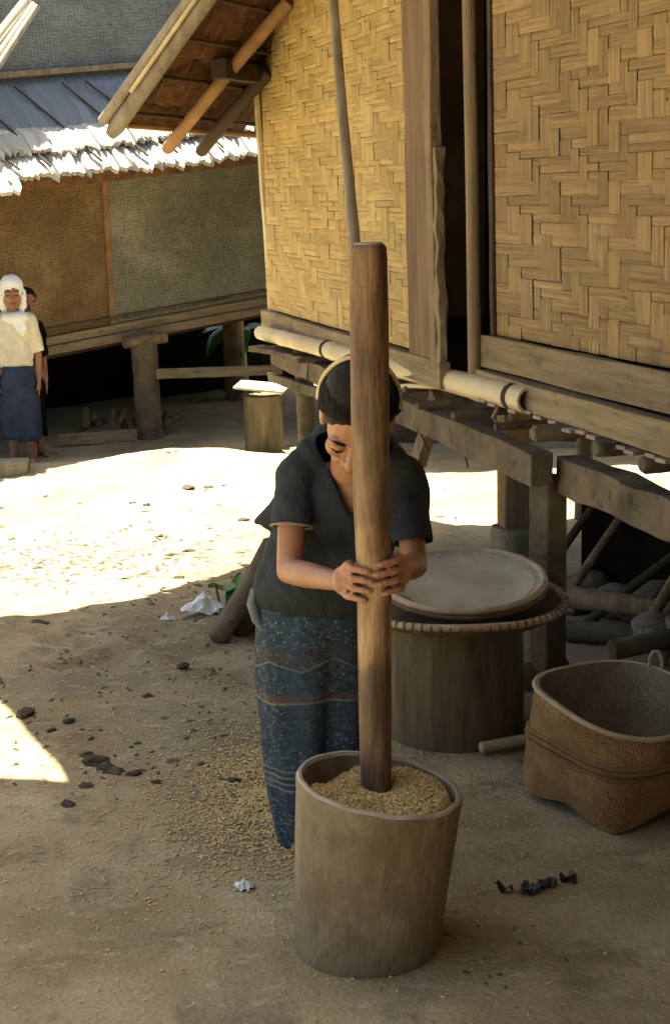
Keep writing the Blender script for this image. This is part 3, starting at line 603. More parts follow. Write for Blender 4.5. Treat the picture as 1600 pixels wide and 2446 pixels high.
# ------------------------------------------------------------------ mortar, grain, pestle
mort = thing('mortar', (.07, 3.37, 0), 'wide carved wooden mortar full of rice in the foreground', 'mortar')
def mort_ring(r, z, n=120, wob=.012):
    """log whose axis leans and whose mouth is cut askew"""
    q = z/.43; cx = .050+.040*q; cy = 3.375-.0*q
    out = []
    for k in range(n):
        A = 2*math.pi*k/n
        rr = r*(1+wob*noise.noise((math.cos(A)*1.4, math.sin(A)*1.4, z*3))+.007*noise.noise((math.cos(A)*7, math.sin(A)*7, z*9))+.004*noise.noise((math.cos(A)*20, math.sin(A)*20, z*16)))
        if z > .38: rr *= 1+.008*noise.noise((math.cos(A)*6, math.sin(A)*6, 2))
        tilt = -.175*math.cos(A)*rr*q
        out.append((cx+rr*math.cos(A), cy+rr*math.sin(A), z+tilt+(.004*noise.noise((math.cos(A)*4, math.sin(A)*4, 8)) if z > .36 else 0)))
    return out
def rings_mb(rs, close0=False, close1=False):
    mb = MB(); n = len(rs[0])
    for j, rg in enumerate(rs): mb.add(rg, [], [(k/n, rg[k][2]) for k in range(n)])
    fs = [(i*n+k, i*n+(k+1) % n, (i+1)*n+(k+1) % n, (i+1)*n+k) for i in range(len(rs)-1) for k in range(n)]
    if close0: fs.append(tuple(reversed(range(n))))
    if close1: fs.append(tuple((len(rs)-1)*n+k for k in range(n)))
    mb.f = fs; return mb
outer = [mort_ring(r, z) for r, z in [(.160, -.03), (.174, -.012)]+[(.179+.016*t/16, .02+.35*t/16) for t in range(17)]+[(.1965, .385), (.198, .400), (.196, .410)]]
rings_mb(outer, True).build('body', 'mortar_wood', mort, angle=60)
rings_mb([mort_ring(r, z) for r, z in ((.196, .410), (.192, .416), (.185, .416), (.181, .408))]).build('rim', 'mortar_rim', mort, angle=60)
rings_mb([mort_ring(r, z) for r, z in ((.181, .408), (.174, .37), (.163, .31), (.148, .28))], False, True).build('hollow', 'mortar_in', mort, angle=60)
# rice in the mortar
mb = MB(); cx, cy = .088, 3.37; n = 48; rr_ = [0, .03, .06, .09, .12, .145, .163, .180]
def rz(x, y):
    dx, dy = x-cx, y-cy; r = math.hypot(dx, dy)
    tilt = -.175*dx
    return .403+tilt-.010*(r/.16)**2 - .03*math.exp(-((dx+.0)**2+(dy-.03)**2)/.003)+.02*smooth(-.02, .14, dx)-.05*smooth(.02, .15, -dx)*smooth(-.05, .12, dy)+.006*noise.noise((x*30, y*30, 0))
vs_ = [(cx, cy, rz(cx, cy))]; fs = []
for i, r in enumerate(rr_[1:]):
    for k in range(n):
        A = 2*math.pi*k/n; vs_.append((cx+r*math.cos(A), cy+r*math.sin(A), rz(cx+r*math.cos(A), cy+r*math.sin(A))-(.035 if r > .17 else 0)))
fs += [(0, 1+k, 1+(k+1) % n) for k in range(n)]
for i in range(len(rr_)-2):
    fs += [(1+i*n+k, 1+(i+1)*n+k, 1+(i+1)*n+(k+1) % n, 1+i*n+(k+1) % n) for k in range(n)]
mb.add(vs_, fs)
for i in range(3600):
    A = random.uniform(0, 6.283); r = .158*math.sqrt(random.random()); x, y = cx+r*math.cos(A), cy+r*math.sin(A)
    q = Quaternion(Vector((random.gauss(0, 1), random.gauss(0, 1), random.gauss(0, 1))).normalized(), random.uniform(0, 3.1))
    c = Vector((x, y, rz(x, y)+random.uniform(0, .006)))
    P = [c+q @ Vector(p) for p in ((.006, 0, 0), (-.006, 0, 0), (0, .0022, 0), (0, -.0022, 0), (0, 0, .0022), (0, 0, -.0022))]
    mb.add(P, [(0,2,4),(2,1,4),(1,3,4),(3,0,4),(2,0,5),(1,2,5),(3,1,5),(0,3,5)])
o = mb.build('rice_grain', 'grain'); tag(o, 'golden unhusked rice heaped inside the wooden mortar', 'rice', kind='stuff')
# pestle
mb = MB(); pp = [(.081, 3.42, .30), (.0825, 3.42, .45), (.0845, 3.42, .70), (.088, 3.42, .92), (.0855, 3.42, 1.1), (.0865, 3.42, 1.3), (.0885, 3.42, 1.5), (.090, 3.42, 1.645), (.0905, 3.42, 1.670), (.0905, 3.42, 1.677)]
pts, rad = [], []
for i in range(60):
    q = i/59*(len(pp)-1); k = min(int(q), len(pp)-2); pts.append(Vector(pp[k]).lerp(Vector(pp[k+1]), q-k))
rd = [.037, .038, .040, .041, .0425, .0435, .0445, .0425, .0405, .034]
for i in range(60):
    q = i/59*(len(rd)-1); k = min(int(q), len(rd)-2); rad.append((rd[k]+(rd[k+1]-rd[k])*(q-k))*(1+.018*noise.noise((i*.35, 0, 0))))
mb.tube(pts, rad, 28)
for i, p in enumerate(mb.v):
    q = Vector(p); c = Vector((.084, 3.42, q.z)); d = q-c; f = 1+.035*noise.noise((d.x*30, d.y*30, q.z*2)); mb.v[i] = tuple(c+Vector((d.x*f, d.y*f, 0)))
pst = mb.build('pestle', 'pestle_wood', angle=50); tag(pst, 'long upright wooden pestle held in both hands above the mortar', 'pestle')
mb = MB(); mb.tube([(.0905, 3.42, 1.675), (.0905, 3.42, 1.681)], [.0345, .031], 28); mb.build('worn_top', 'mortar_rim', pst)

# ------------------------------------------------------------------ drum with tray
dx, dy = .385, 4.865
o = lathe([(.225, -.02), (.236, .02), (.240, .18), (.236, .34), (.228, .40), (.215, .405), (.2, .40), (.01, .395)], 56, .02, 5).build('storage_drum', 'drum', angle=60)
o.location = (dx, dy, gz(dx, dy)); tag(o, 'tall dark wooden drum under the round trays beside the post', 'drum')
tr = thing('large_tray', (.415, 4.9, .40), 'larger lower round tray with pale stitched hoop on top of the drum', 'tray')
def place(mb, name, material, par, loc, rot_=(0, 0, 0), angle=50):
    o = mb.build(name, material, par, angle=angle); o.matrix_parent_inverse = Matrix(); o.location = loc; o.rotation_euler = rot_; return o
place(lathe([(.01, -.045), (.20, -.035), (.31, -.005), (.345, .03), (.336, .032), (.30, .008), (.2, -.015), (.01, -.02)], 64), 'dish', 'drum', tr, (0, 0, .0))
mb = MB(); ring = [(.348*math.cos(A), .348*math.sin(A), .035+.005*math.sin(3*A)) for A in [2*math.pi*k/72 for k in range(73)]]; mb.tube(ring, .0125, 8, cap=False)
place(mb, 'hoop', 'hoop', tr, (0, 0, 0))
mb = MB()
for k in range(72):
    A = 2*math.pi*k/72; c = Vector((.348*math.cos(A), .348*math.sin(A), .035)); t_ = Vector((-math.sin(A), math.cos(A), 0)); mb.tube([c-t_*.003, c+t_*.003], .0145, 8)
place(mb, 'stitching', 'hoop_dark', tr, (0, 0, 0))['kind'] = 'stuff'
t2 = thing('winnowing_tray', (.43, 4.93, .487), 'upper shallow woven winnowing tray dusted with pale flour on the drum', 'tray')
rt = (R(8), R(-1), 0)
place(lathe([(.01, -.03), (.14, -.028), (.22, -.018), (.265, .012), (.258, .014), (.21, -.010), (.13, -.018), (.01, -.02)], 64), 'dish', 'tray_weave', t2, (0, 0, 0), rt)
mb = MB(); mb.tube([(.268*math.cos(A), .268*math.sin(A), .012) for A in [2*math.pi*k/72 for k in range(73)]], .0125, 8, cap=False); place(mb, 'hoop', 'hoop', t2, (0, 0, 0), rt)
mb = MB(); mb.tube([(.270*math.cos(A), .270*math.sin(A), -.008) for A in [2*math.pi*k/72 for k in range(73)]], .011, 8, cap=False); place(mb, 'lower_hoop', 'hoop_dark', t2, (0, 0, 0), rt)
mb = MB(); vs_ = [(0, 0, -.008)]
for i, r in enumerate((.06, .13, .19, .236)):
    for k in range(48):
        A = 2*math.pi*k/48; q = r*(1+.1*noise.noise((math.cos(A)*2, math.sin(A)*2, r)) if i == 3 else r*1.0/r*1); q = r*(1+(.08*noise.noise((math.cos(A)*2, math.sin(A)*2, 4)) if i == 3 else 0))
        vs_.append((q*math.cos(A), q*math.sin(A), (-.009, -.0105, -.009, .004)[i]+.0022*noise.noise((q*math.cos(A)*18, q*math.sin(A)*18, 2))))
fs = [(0, 1+k, 1+(k+1) % 48) for k in range(48)]+[(1+i*48+k, 1+(i+1)*48+k, 1+(i+1)*48+(k+1) % 48, 1+i*48+(k+1) % 48) for i in range(3) for k in range(48)]
mb.add(vs_, fs); fl = mb.build('flour', 'flour'); fl.location = (.43, 4.93, .487); fl.rotation_euler = rt; tag(fl, 'thin layer of pale flour lying in the upper tray', 'flour', kind='stuff')

# ------------------------------------------------------------------ square-footed basket
bk = thing('basket', (.825, 4.235, 0), 'square footed woven bamboo basket with round sagging mouth at the right edge', 'basket')
def bring(q, z, s_, sq, n=64, off=0):
    out = []
    for k in range(n):
        A = 2*math.pi*k/n; ca, sa = math.cos(A), math.sin(A)
        p = sq; r = s_*1.15/((abs(ca)**p+abs(sa)**p)**(1/p))
        # corners at +-45 deg turned so one corner faces the viewer
        B = A+R(32)
        zz = z
        if q == 0: zz += .028*(1-abs(math.sin(2*A))**1.5)          # arched foot edges between the corners
        zz += (.062*q*q)*(.55*math.sin(B)-.38*math.cos(B)+.20*math.sin(2*B+.6))
        out.append((r*math.cos(B)+off*q, r*math.sin(B)+off*.3*q, zz))
    return out
prof = [(0, 0.0, .180, 14), (.1, .035, .184, 11), (.3, .09, .189, 8), (.5, .15, .193, 5.2), (.62, .19, .196, 4), (.8, .25, .198, 3.1), (1, .315, .199, 2.6)]
rs = [bring(q, z, s_, sq, off=.0) for q, z, s_, sq in prof]
place(rings_mb(rs), 'body', 'basket_weave', bk, (0, 0, .0))
ri = [bring(1, .315, .199, 2.6, off=.0), bring(1, .317, .190, 2.6, off=.0), bring(.7, .22, .190, 2.5, off=.0), bring(.45, .13, .180, 3.5, off=.0), bring(.2, .06, .165, 5, off=.0)]
place(rings_mb(ri, False, True), 'lining', 'basket_in', bk, (0, 0, 0))
for (q, z, s_, sq, r_) in ((1, .312, .200, 2.6, .008), (.62, .185, .1985, 4, .008), (.66, .200, .1985, 3.8, .006), (.58, .168, .1965, 4.4, .005)):
    rg = bring(q, z, s_, sq, off=.0); mb = MB(); mb.tube(rg+[rg[0]], r_, 8, cap=False); place(mb, 'rim_hoop' if q == 1 else 'belt_hoop', 'hoop' if q == 1 else 'basket_weave', bk, (0, 0, 0))
mb = MB(); mb.tube([(.128, .195, .325), (.130, .198, .365), (.140, .200, .385), (.155, .198, .385), (.165, .192, .365), (.166, .188, .335), (.158, .186, .31)], .006, 8); place(mb, 'loop_handle', 'bamboo_grey', bk, (0, 0, 0))
mb = MB(); mb.tube([(-.185, -.03, .30), (-.165, -.055, .275), (-.16, -.07, .23), (-.175, -.09, .20), (-.19, -.085, .17)], .006, 8); place(mb, 'tear', 'dark_wood', bk, (0, 0, 0))
# ------------------------------------------------------------------ people
def sphere_prim(mb, c, rad, rot=None, n=20, m_=12):
    vs_ = []; fs = []
    for i in range(m_+1):
        th = math.pi*i/m_
        if i in (0, m_): vs_.append(Vector((0, 0, rad[2]*math.cos(th)))); continue
        for k in range(n):
            A = 2*math.pi*k/n; vs_.append(Vector((rad[0]*math.sin(th)*math.cos(A), rad[1]*math.sin(th)*math.sin(A), rad[2]*math.cos(th))))
    for i in range(m_):
        for k in range(n):
            k2 = (k+1) % n
            if i == 0: fs.append((0, 1+k, 1+k2))
            elif i == m_-1: fs.append((1+(i-1)*n+k, len(vs_)-1, 1+(i-1)*n+k2))
            else: fs.append((1+(i-1)*n+k, 1+i*n+k, 1+i*n+k2, 1+(i-1)*n+k2))
    c = Vector(c)
    mb.add([c+(rot @ v if rot is not None else v) for v in vs_], fs)
def blob(name, prims, voxel, material, parent, sm=4, cut=None, solid=0):
    mb = MB()
    for p in prims:
        if p[0] == 'e': sphere_prim(mb, p[1], p[2], p[3] if len(p) > 3 else None)
        elif p[0] == 'f': mb.tube([p[1], p[2]], [p[3], p[4]], 20)
        else:
            mb.tube([p[1], p[2]], [p[3], p[4]], 18); sphere_prim(mb, p[1], (p[3],)*3); sphere_prim(mb, p[2], (p[4],)*3)
    me = bpy.data.meshes.new(name); me.from_pydata(mb.v, [], mb.f)
    bm = bmesh.new(); bm.from_mesh(me); bmesh.ops.recalc_face_normals(bm, faces=bm.faces); bm.to_mesh(me); bm.free()
    o = bpy.data.objects.new(name, me); COL.objects.link(o)
    rm = o.modifiers.new('r', 'REMESH'); rm.mode = 'VOXEL'; rm.voxel_size = voxel
    if sm: s_ = o.modifiers.new('s', 'SMOOTH'); s_.iterations = sm; s_.factor = .5
    dg = bpy.context.evaluated_depsgraph_get(); dg.update()
    m2 = bpy.data.meshes.new_from_object(o.evaluated_get(dg)); bpy.data.objects.remove(o)
    if cut:
        bm = bmesh.new(); bm.from_mesh(m2); bmesh.ops.delete(bm, geom=[v for v in bm.verts if cut(v.co)], context='VERTS')
        bmesh.ops.delete(bm, geom=[v for v in bm.verts if not v.link_faces], context='VERTS')
        for _ in range(14):
            nw = {}
            for v in bm.verts:
                if v.is_boundary:
                    q = [e.other_vert(v).co for e in v.link_edges if e.is_boundary]
                    if len(q) >= 2: nw[v] = v.co*.4+(q[0]+q[1])*.3
            for v, c in nw.items(): v.co = c
        bm.to_mesh(m2); bm.free()
    o = link(name, m2, material, parent, True, 0, 80)
    if solid: q = o.modifiers.new('solid', 'SOLIDIFY'); q.thickness = solid; q.offset = -1
    return o
def head_prims(M):
    r3 = M.to_3x3(); s_ = r3.col[0].length; rr = Matrix([c/s_ for c in r3.transposed()]).transposed()
    E_ = lambda c, r: ('e', M @ Vector(c), tuple(x*s_ for x in r), rr)
    K_ = lambda a, b, x, y: ('c', M @ Vector(a), M @ Vector(b), x*s_, y*s_)
    P = [E_((0, .012, .03), (.074, .092, .085)), E_((0, -.022, -.035), (.061, .066, .072)), E_((0, -.064, -.094), (.024, .022, .020)),
         K_((-.04, -.071, .020), (.04, -.071, .020), .014, .014), K_((0, -.085, .012), (0, -.108, -.030), .008, .0135),
         K_((-.018, -.083, -.062), (.018, -.083, -.062), .009, .009), K_((-.014, -.082, -.074), (.014, -.082, -.074), .009, .009), E_((0, -.088, -.063), (.012, .009, .007))]
    for s in (-1, 1):
        P += [E_((s*.037, -.056, -.030), (.027, .026, .028)), E_((s*.012, -.099, -.033), (.009, .009, .008)), E_((s*.077, .012, -.008), (.010, .021, .033)), E_((s*.077, .008, -.036), (.008, .010, .012)), E_((s*.033, -.072, .0), (.0165, .014, .0125)), K_((s*.045, .0, -.05), (s*.03, -.05, -.088), .022, .020)]
    return P
def face_parts(M, par):
    for s in (-1, 1):
        mb = MB(); mb.tube([M @ Vector((s*.016, -.0865, .026)), M @ Vector((s*.034, -.086, .031)), M @ Vector((s*.052, -.074, .025))], [.003, .004, .002], 8); mb.build('eyebrow', 'hair', par)
        mb = MB(); mb.tube([M @ Vector((s*.020, -.0845, -.004)), M @ Vector((s*.034, -.0870, -.0065)), M @ Vector((s*.047, -.080, -.003))], [.002, .003, .002], 8); mb.build('eyelashes', 'hair', par)
    mb = MB(); mb.tube([M @ Vector((-.022, -.088, -.067)), M @ Vector((-.010, -.0945, -.064)), M @ Vector((.0, -.0955, -.0655)), M @ Vector((.010, -.0945, -.064)), M @ Vector((.022, -.088, -.067))], [.002, .005, .0045, .005, .002], 8)
    mb.tube([M @ Vector((-.018, -.088, -.071)), M @ Vector((.0, -.0945, -.0755)), M @ Vector((.018, -.088, -.071))], [.002, .0055, .002], 8); mb.build('lips', 'lip', par)

V = lambda *a: Vector(a)
wm = thing('person', (-.05, 3.95, 0), 'woman in dark blouse and patterned sarong stooping over the mortar, gripping the pestle', 'person')
HM = Matrix.Translation((.060, 3.70, 1.240)) @ Matrix.Rotation(R(8), 4, 'Y') @ Matrix.Rotation(R(-4), 4, 'Z') @ Matrix.Rotation(R(51), 4, 'X') @ Matrix.Scale(1.10, 4)
sk = head_prims(HM)
PX, PY = .087, 3.42          # pestle axis at the grip
shL, shR = V(-.104, 3.86, 1.075), V(.186, 3.86, 1.065)
elL, elR = V(-.122, 3.775, .838), V(.200, 3.75, .850)
wrL, wrR = V(.003, 3.500, .880), V(.158, 3.505, .905)
sk += [('c', V(.055, 3.79, 1.19), V(.045, 3.85, 1.09), .052, .056), ('e', V(.045, 3.93, .99), (.11, .080, .12)), ('c', V(.05, 3.86, 1.08), V(.055, 3.87, .98), .055, .05),
       ('e', V(-.03, 3.99, .78), (.13, .09, .16)), ('c', shL+V(0, .02, -.005), shR+V(0, .02, -.005), .036, .036),
       ('c', shL, elL, .040, .033), ('c', elL, elL.lerp(wrL, .35), .033, .034), ('c', elL.lerp(wrL, .35), wrL, .034, .024),
       ('c', shR, elR, .040, .033), ('c', elR, elR.lerp(wrR, .35), .033, .034), ('c', elR.lerp(wrR, .35), wrR, .034, .024),
       ('c', V(-.09, 4.0, .72), V(-.115, 3.96, .40), .075, .055), ('c', V(-.115, 3.96, .40), V(-.115, 4.04, .06), .052, .035),
       ('c', V(.03, 4.0, .72), V(.02, 3.98, .40), .075, .055), ('c', V(.02, 3.98, .40), V(.0, 4.05, .06), .052, .035)]
for fx, fy in ((-.115, 4.05), (.0, 4.06)):
    sk += [('c', V(fx, fy+.02, .045), V(fx+.01, fy-.13, .028), .036, .028)]
    for t_ in range(5): sk.append(('c', V(fx-.018+t_*.012, fy-.14, .024), V(fx-.024+t_*.015, fy-.175+.006*t_, .016), .010, .008))
# hands: palm at the side of the pestle, four separate fingers wrapped round its front
def cyl(A, r, z): return V(PX+r*math.cos(R(A)), PY+r*math.sin(R(A)), z)
def hand(side, zc, sgn):
    P = []
    base = 172 if side == 'L' else 5          # angle of the palm; fingers sweep over the front (270 deg)
    zz = lambda i: zc+.034-.0232*i
    wr = wrL if side == 'L' else wrR
    lens = (84, 92, 86, 70)
    for i in range(4):
        k0 = cyl(base+sgn*8, .062, zz(i)+(.003 if i < 3 else -.002))
        A1, A2, A3 = base+sgn*(lens[i]*.42), base+sgn*(lens[i]*.78), base+sgn*lens[i]
        k1, k2, k3 = cyl(A1, .0575, zz(i)+.001), cyl(A2, .0505, zz(i)-.001), cyl(A3, .048, zz(i)-.003)
        P += [('c', k0, k1, .0098, .0086), ('c', k1, k2, .0090, .0078), ('c', k2, k3, .0080, .0068),
              ('c', wr, k0, .019, .0105), ('c', cyl(base-sgn*14, .060, zz(i)-.002), k0, .0125, .0105)]
    P += [('e', wr.lerp(cyl(base, .064, zc), .55), (.026, .034, .036))]
    tA = base-sgn*48
    P += [('c', wr.lerp(cyl(base, .06, zc), .35)+V(0, 0, .015), cyl(tA, .057, zc+.022), .014, .0115), ('c', cyl(tA, .057, zc+.022), cyl(tA-sgn*22, .054, zc+.028), .0105, .0095), ('c', cyl(tA-sgn*22, .054, zc+.028), cyl(tA-sgn*44, .052, zc+.028), .0095, .0075)]
    return P
sk += hand('L', .902, 1)
sk += hand('R', .918, -1)
body = blob('body', sk, .0034, 'skin', wm, 2)
face_parts(HM, wm)
# fingernails
for (base, sgn, zc) in ((172, 1, .902), (5, -1, .918)):
    for i in range(4):
        A3 = base+sgn*((84, 92, 86, 70)[i]-1); mb = MB(); sphere_prim(mb, cyl(A3-sgn*4, .0555, zc+.034-.0232*i-.0025), (.0036, .0016, .0036), None, 10, 6); mb.build('fingernail', 'nail', wm)
# hair, swept back into a knot, pale band over it
r3 = HM.to_3x3().normalized()
HP = lambda *a: HM @ Vector(a)
hair = blob('hair', [('e', HP(0, .028, .050), (.099, .106, .108), r3), ('e', HP(0, .03, .085), (.086, .09, .085), r3), ('e', HP(0, .115, -.005), (.062, .052, .06), r3),
                     ('c', HP(-.078, .03, .02), HP(-.062, .07, -.055), .022, .02), ('c', HP(.078, .03, .02), HP(.062, .07, -.055), .022, .02), ('c', HP(-.078, .045, -.01), HP(-.07, .06, -.085), .018, .012)], .005, 'hair', wm, 3)
mb = MB(); pts = []
for k in range(25):
    A = R(-6+192*k/24); pts.append(HP(-.0925*math.cos(A), .030+.035*math.sin(A), .040+.118*math.sin(A)))
mb.tube(pts, .0055, 8); mb.build('hair_band', 'hair_band', wm)
mb = MB(); rs_ = random.Random(5)
for k in range(260):
    A = rs_.uniform(-.1, math.pi+.1); j = rs_.uniform(-.012, .012); pts = []
    for i in range(8):
        t_ = i/7; B = -1.5+2.8*t_           # front hairline to the knot
        x = -.0905*math.cos(A)*(math.cos(B*.9) if B > 0 else 1)+j*t_; z_ = .050+.0995*math.sin(A)*math.cos(B*.8); y_ = .028+.098*math.sin(B)*(.55+.45*math.sin(A))
        v_ = Vector((x, y_-.028, z_-.05)); q = math.sqrt((v_.x/.090)**2+(v_.y/.0965)**2+(v_.z/.0985)**2); v_ = v_/max(q, .01)*(1.0+rs_.uniform(0, .012)); pts.append(HP(v_.x, v_.y+.028, v_.z+.05))
    mb.tube(pts, .0008, 4, cap=False)
mb.build('hair_strands', 'hair', wm)['kind'] = 'stuff'
# blouse
def vcut(c):
    # V neckline, open sleeve ends, open hem
    if c.z < .672+.02*noise.noise((c.x*6, c.y*6, 0)): return True
    if c.y < 3.86 and c.z > .975:
        half = .016+(c.z-.975)*.46
        if abs(c.x-.058) < half and c.z < 1.30: return True
    for (a, b) in ((shL, elL), (shR, elR)):
        d = (b-a).normalized(); e_ = (a+d*(.135 if a is shL else .185))
        inside = min(((c.x-t[0])/t[3])**2+((c.y-t[1])/t[4])**2+((c.z-t[2])/t[5])**2 for t in ((.045, 3.90, 1.01, .142, .105, .13), (.0, 3.95, .86, .158, .108, .16), (-.048, 3.99, .74, .182, .134, .14)))
        if (c-e_).dot(d) > 0 and (c-e_).length < .12 and inside > 1.12: return True
    return False
def tl(a, b, q): return a.lerp(b, q)
dL, dR = (elL-shL).normalized(), (elR-shR).normalized()
bl = [('e', V(.045, 3.90, 1.01), (.142, .105, .13)), ('e', V(.0, 3.95, .86), (.158, .108, .16)), ('e', V(-.048, 3.99, .74), (.182, .134, .14)),
      ('c', V(-.005, 3.90, 1.165), shL+V(.012, .01, .004), .046, .050), ('c', V(.095, 3.90, 1.165), shR+V(-.012, .01, .0), .046, .052), ('e', V(.04, 3.945, 1.10), (.125, .085, .10)),
      ('c', shL, shL+dL*.09, .050, .051), ('f', shL+dL*.04, shL+dL*.20, .051, .055),
      ('c', shR, shR+dR*.09, .056, .056), ('f', shR+dR*.04, shR+dR*.25, .057, .049),
      ('c', V(-.11, 3.95, 1.0), V(-.18, 3.97, .925), .045, .020), ('c', V(-.12, 3.97, .93), V(-.175, 3.98, .80), .045, .03), ('c', V(-.17, 3.99, .80), V(-.185, 3.99, .70), .04, .03),
      ('c', V(-.165, 3.965, .95), V(-.213, 3.975, .925), .026, .008)]
blouse = blob('blouse', bl, .0065, 'blouse', wm, 3, vcut, .004)
# cloth folds
tx = blouse.data
for v in tx.vertices:
    c = v.co; f = .007*noise.noise((c.x*7, c.y*7, c.z*9+3))+.013*(abs(noise.noise((c.x*15+c.z*11, c.y*8, c.z*4.5)))-.2); v.co = c+v.normal*f
for (a, d, L_, r_) in ((shL, dL, .136, .0535),):
    mb = MB(); c = a+d*L_; x = d.cross(V(0, 1, 0)).normalized(); y = d.cross(x)
    mb.tube([c+(x*math.cos(q)+y*math.sin(q))*r_ for q in [2*math.pi*k/32 for k in range(33)]], .0035, 6, cap=False); mb.build('sleeve_hem', 'blouse_trim', wm)
# sarong
secs = [(.80, -.045, 3.995, .150, .110), (.70, -.055, 4.0, .166, .125), (.60, -.063, 4.0, .166, .130), (.50, -.070, 3.99, .162, .125), (.40, -.074, 3.985, .153, .118),
        (.30, -.079, 3.98, .144, .110), (.20, -.080, 3.975, .134, .104), (.12, -.078, 3.97, .124, .098), (.05, -.078, 3.965, .112, .088), (-.01, -.078, 3.965, .102, .080)]
def sarong_ring(z):
    for i in range(len(secs)-1):
        if secs[i][0] >= z >= secs[i+1][0]:
            q = (secs[i][0]-z)/(secs[i][0]-secs[i+1][0]); s_ = [a+(b-a)*q for a, b in zip(secs[i], secs[i+1])]; break
    n = 96; out = []
    for k in range(n):
        A = 2*math.pi*k/n
        low = smooth(.75, .1, z)
        f = 1+.022*math.sin(9*A+z*7)*(.4+low)+.035*low*math.sin(4*A+1.2+z*4)+.03*noise.noise((math.cos(A)*2.4, math.sin(A)*2.4, z*5))
        # valley between the two legs at the front
        f -= .46*low*math.exp(-((A-R(296))/.34)**2)-.07*low*math.exp(-((A-R(238))/.45)**2)
        out.append((s_[1]+s_[3]*f*math.cos(A), s_[2]+s_[4]*f*math.sin(A), z+.010*math.sin(3*A)*(1-low)+(.035*smooth(.15, .0, z)*max(0, math.cos(A-.3)))))
    return out
zz = [.80-.805*i/38 for i in range(39)]
rs = [sarong_ring(z) for z in zz]; mb = MB(); n = 96
for rg, z in zip(rs, zz): mb.add(rg, [], [(k/n*.9 if k < n/2 else (n-k)/n*.9, z) for k in range(n)])
mb.f = [(i*n+k, i*n+(k+1) % n, (i+1)*n+(k+1) % n, (i+1)*n+k) for i in range(38) for k in range(n)]
sar = mb.build('sarong', 'batik', wm, angle=80); q = sar.modifiers.new('solid', 'SOLIDIFY'); q.thickness = .004
mb = MB(); mb.tube([(-.225, 3.985, .735), (-.232, 3.965, .70), (-.222, 3.955, .655), (-.205, 3.95, .63)], [.010, .014, .012, .006], 10, jit=.2); mb.build('sash_end', 'sash', wm)

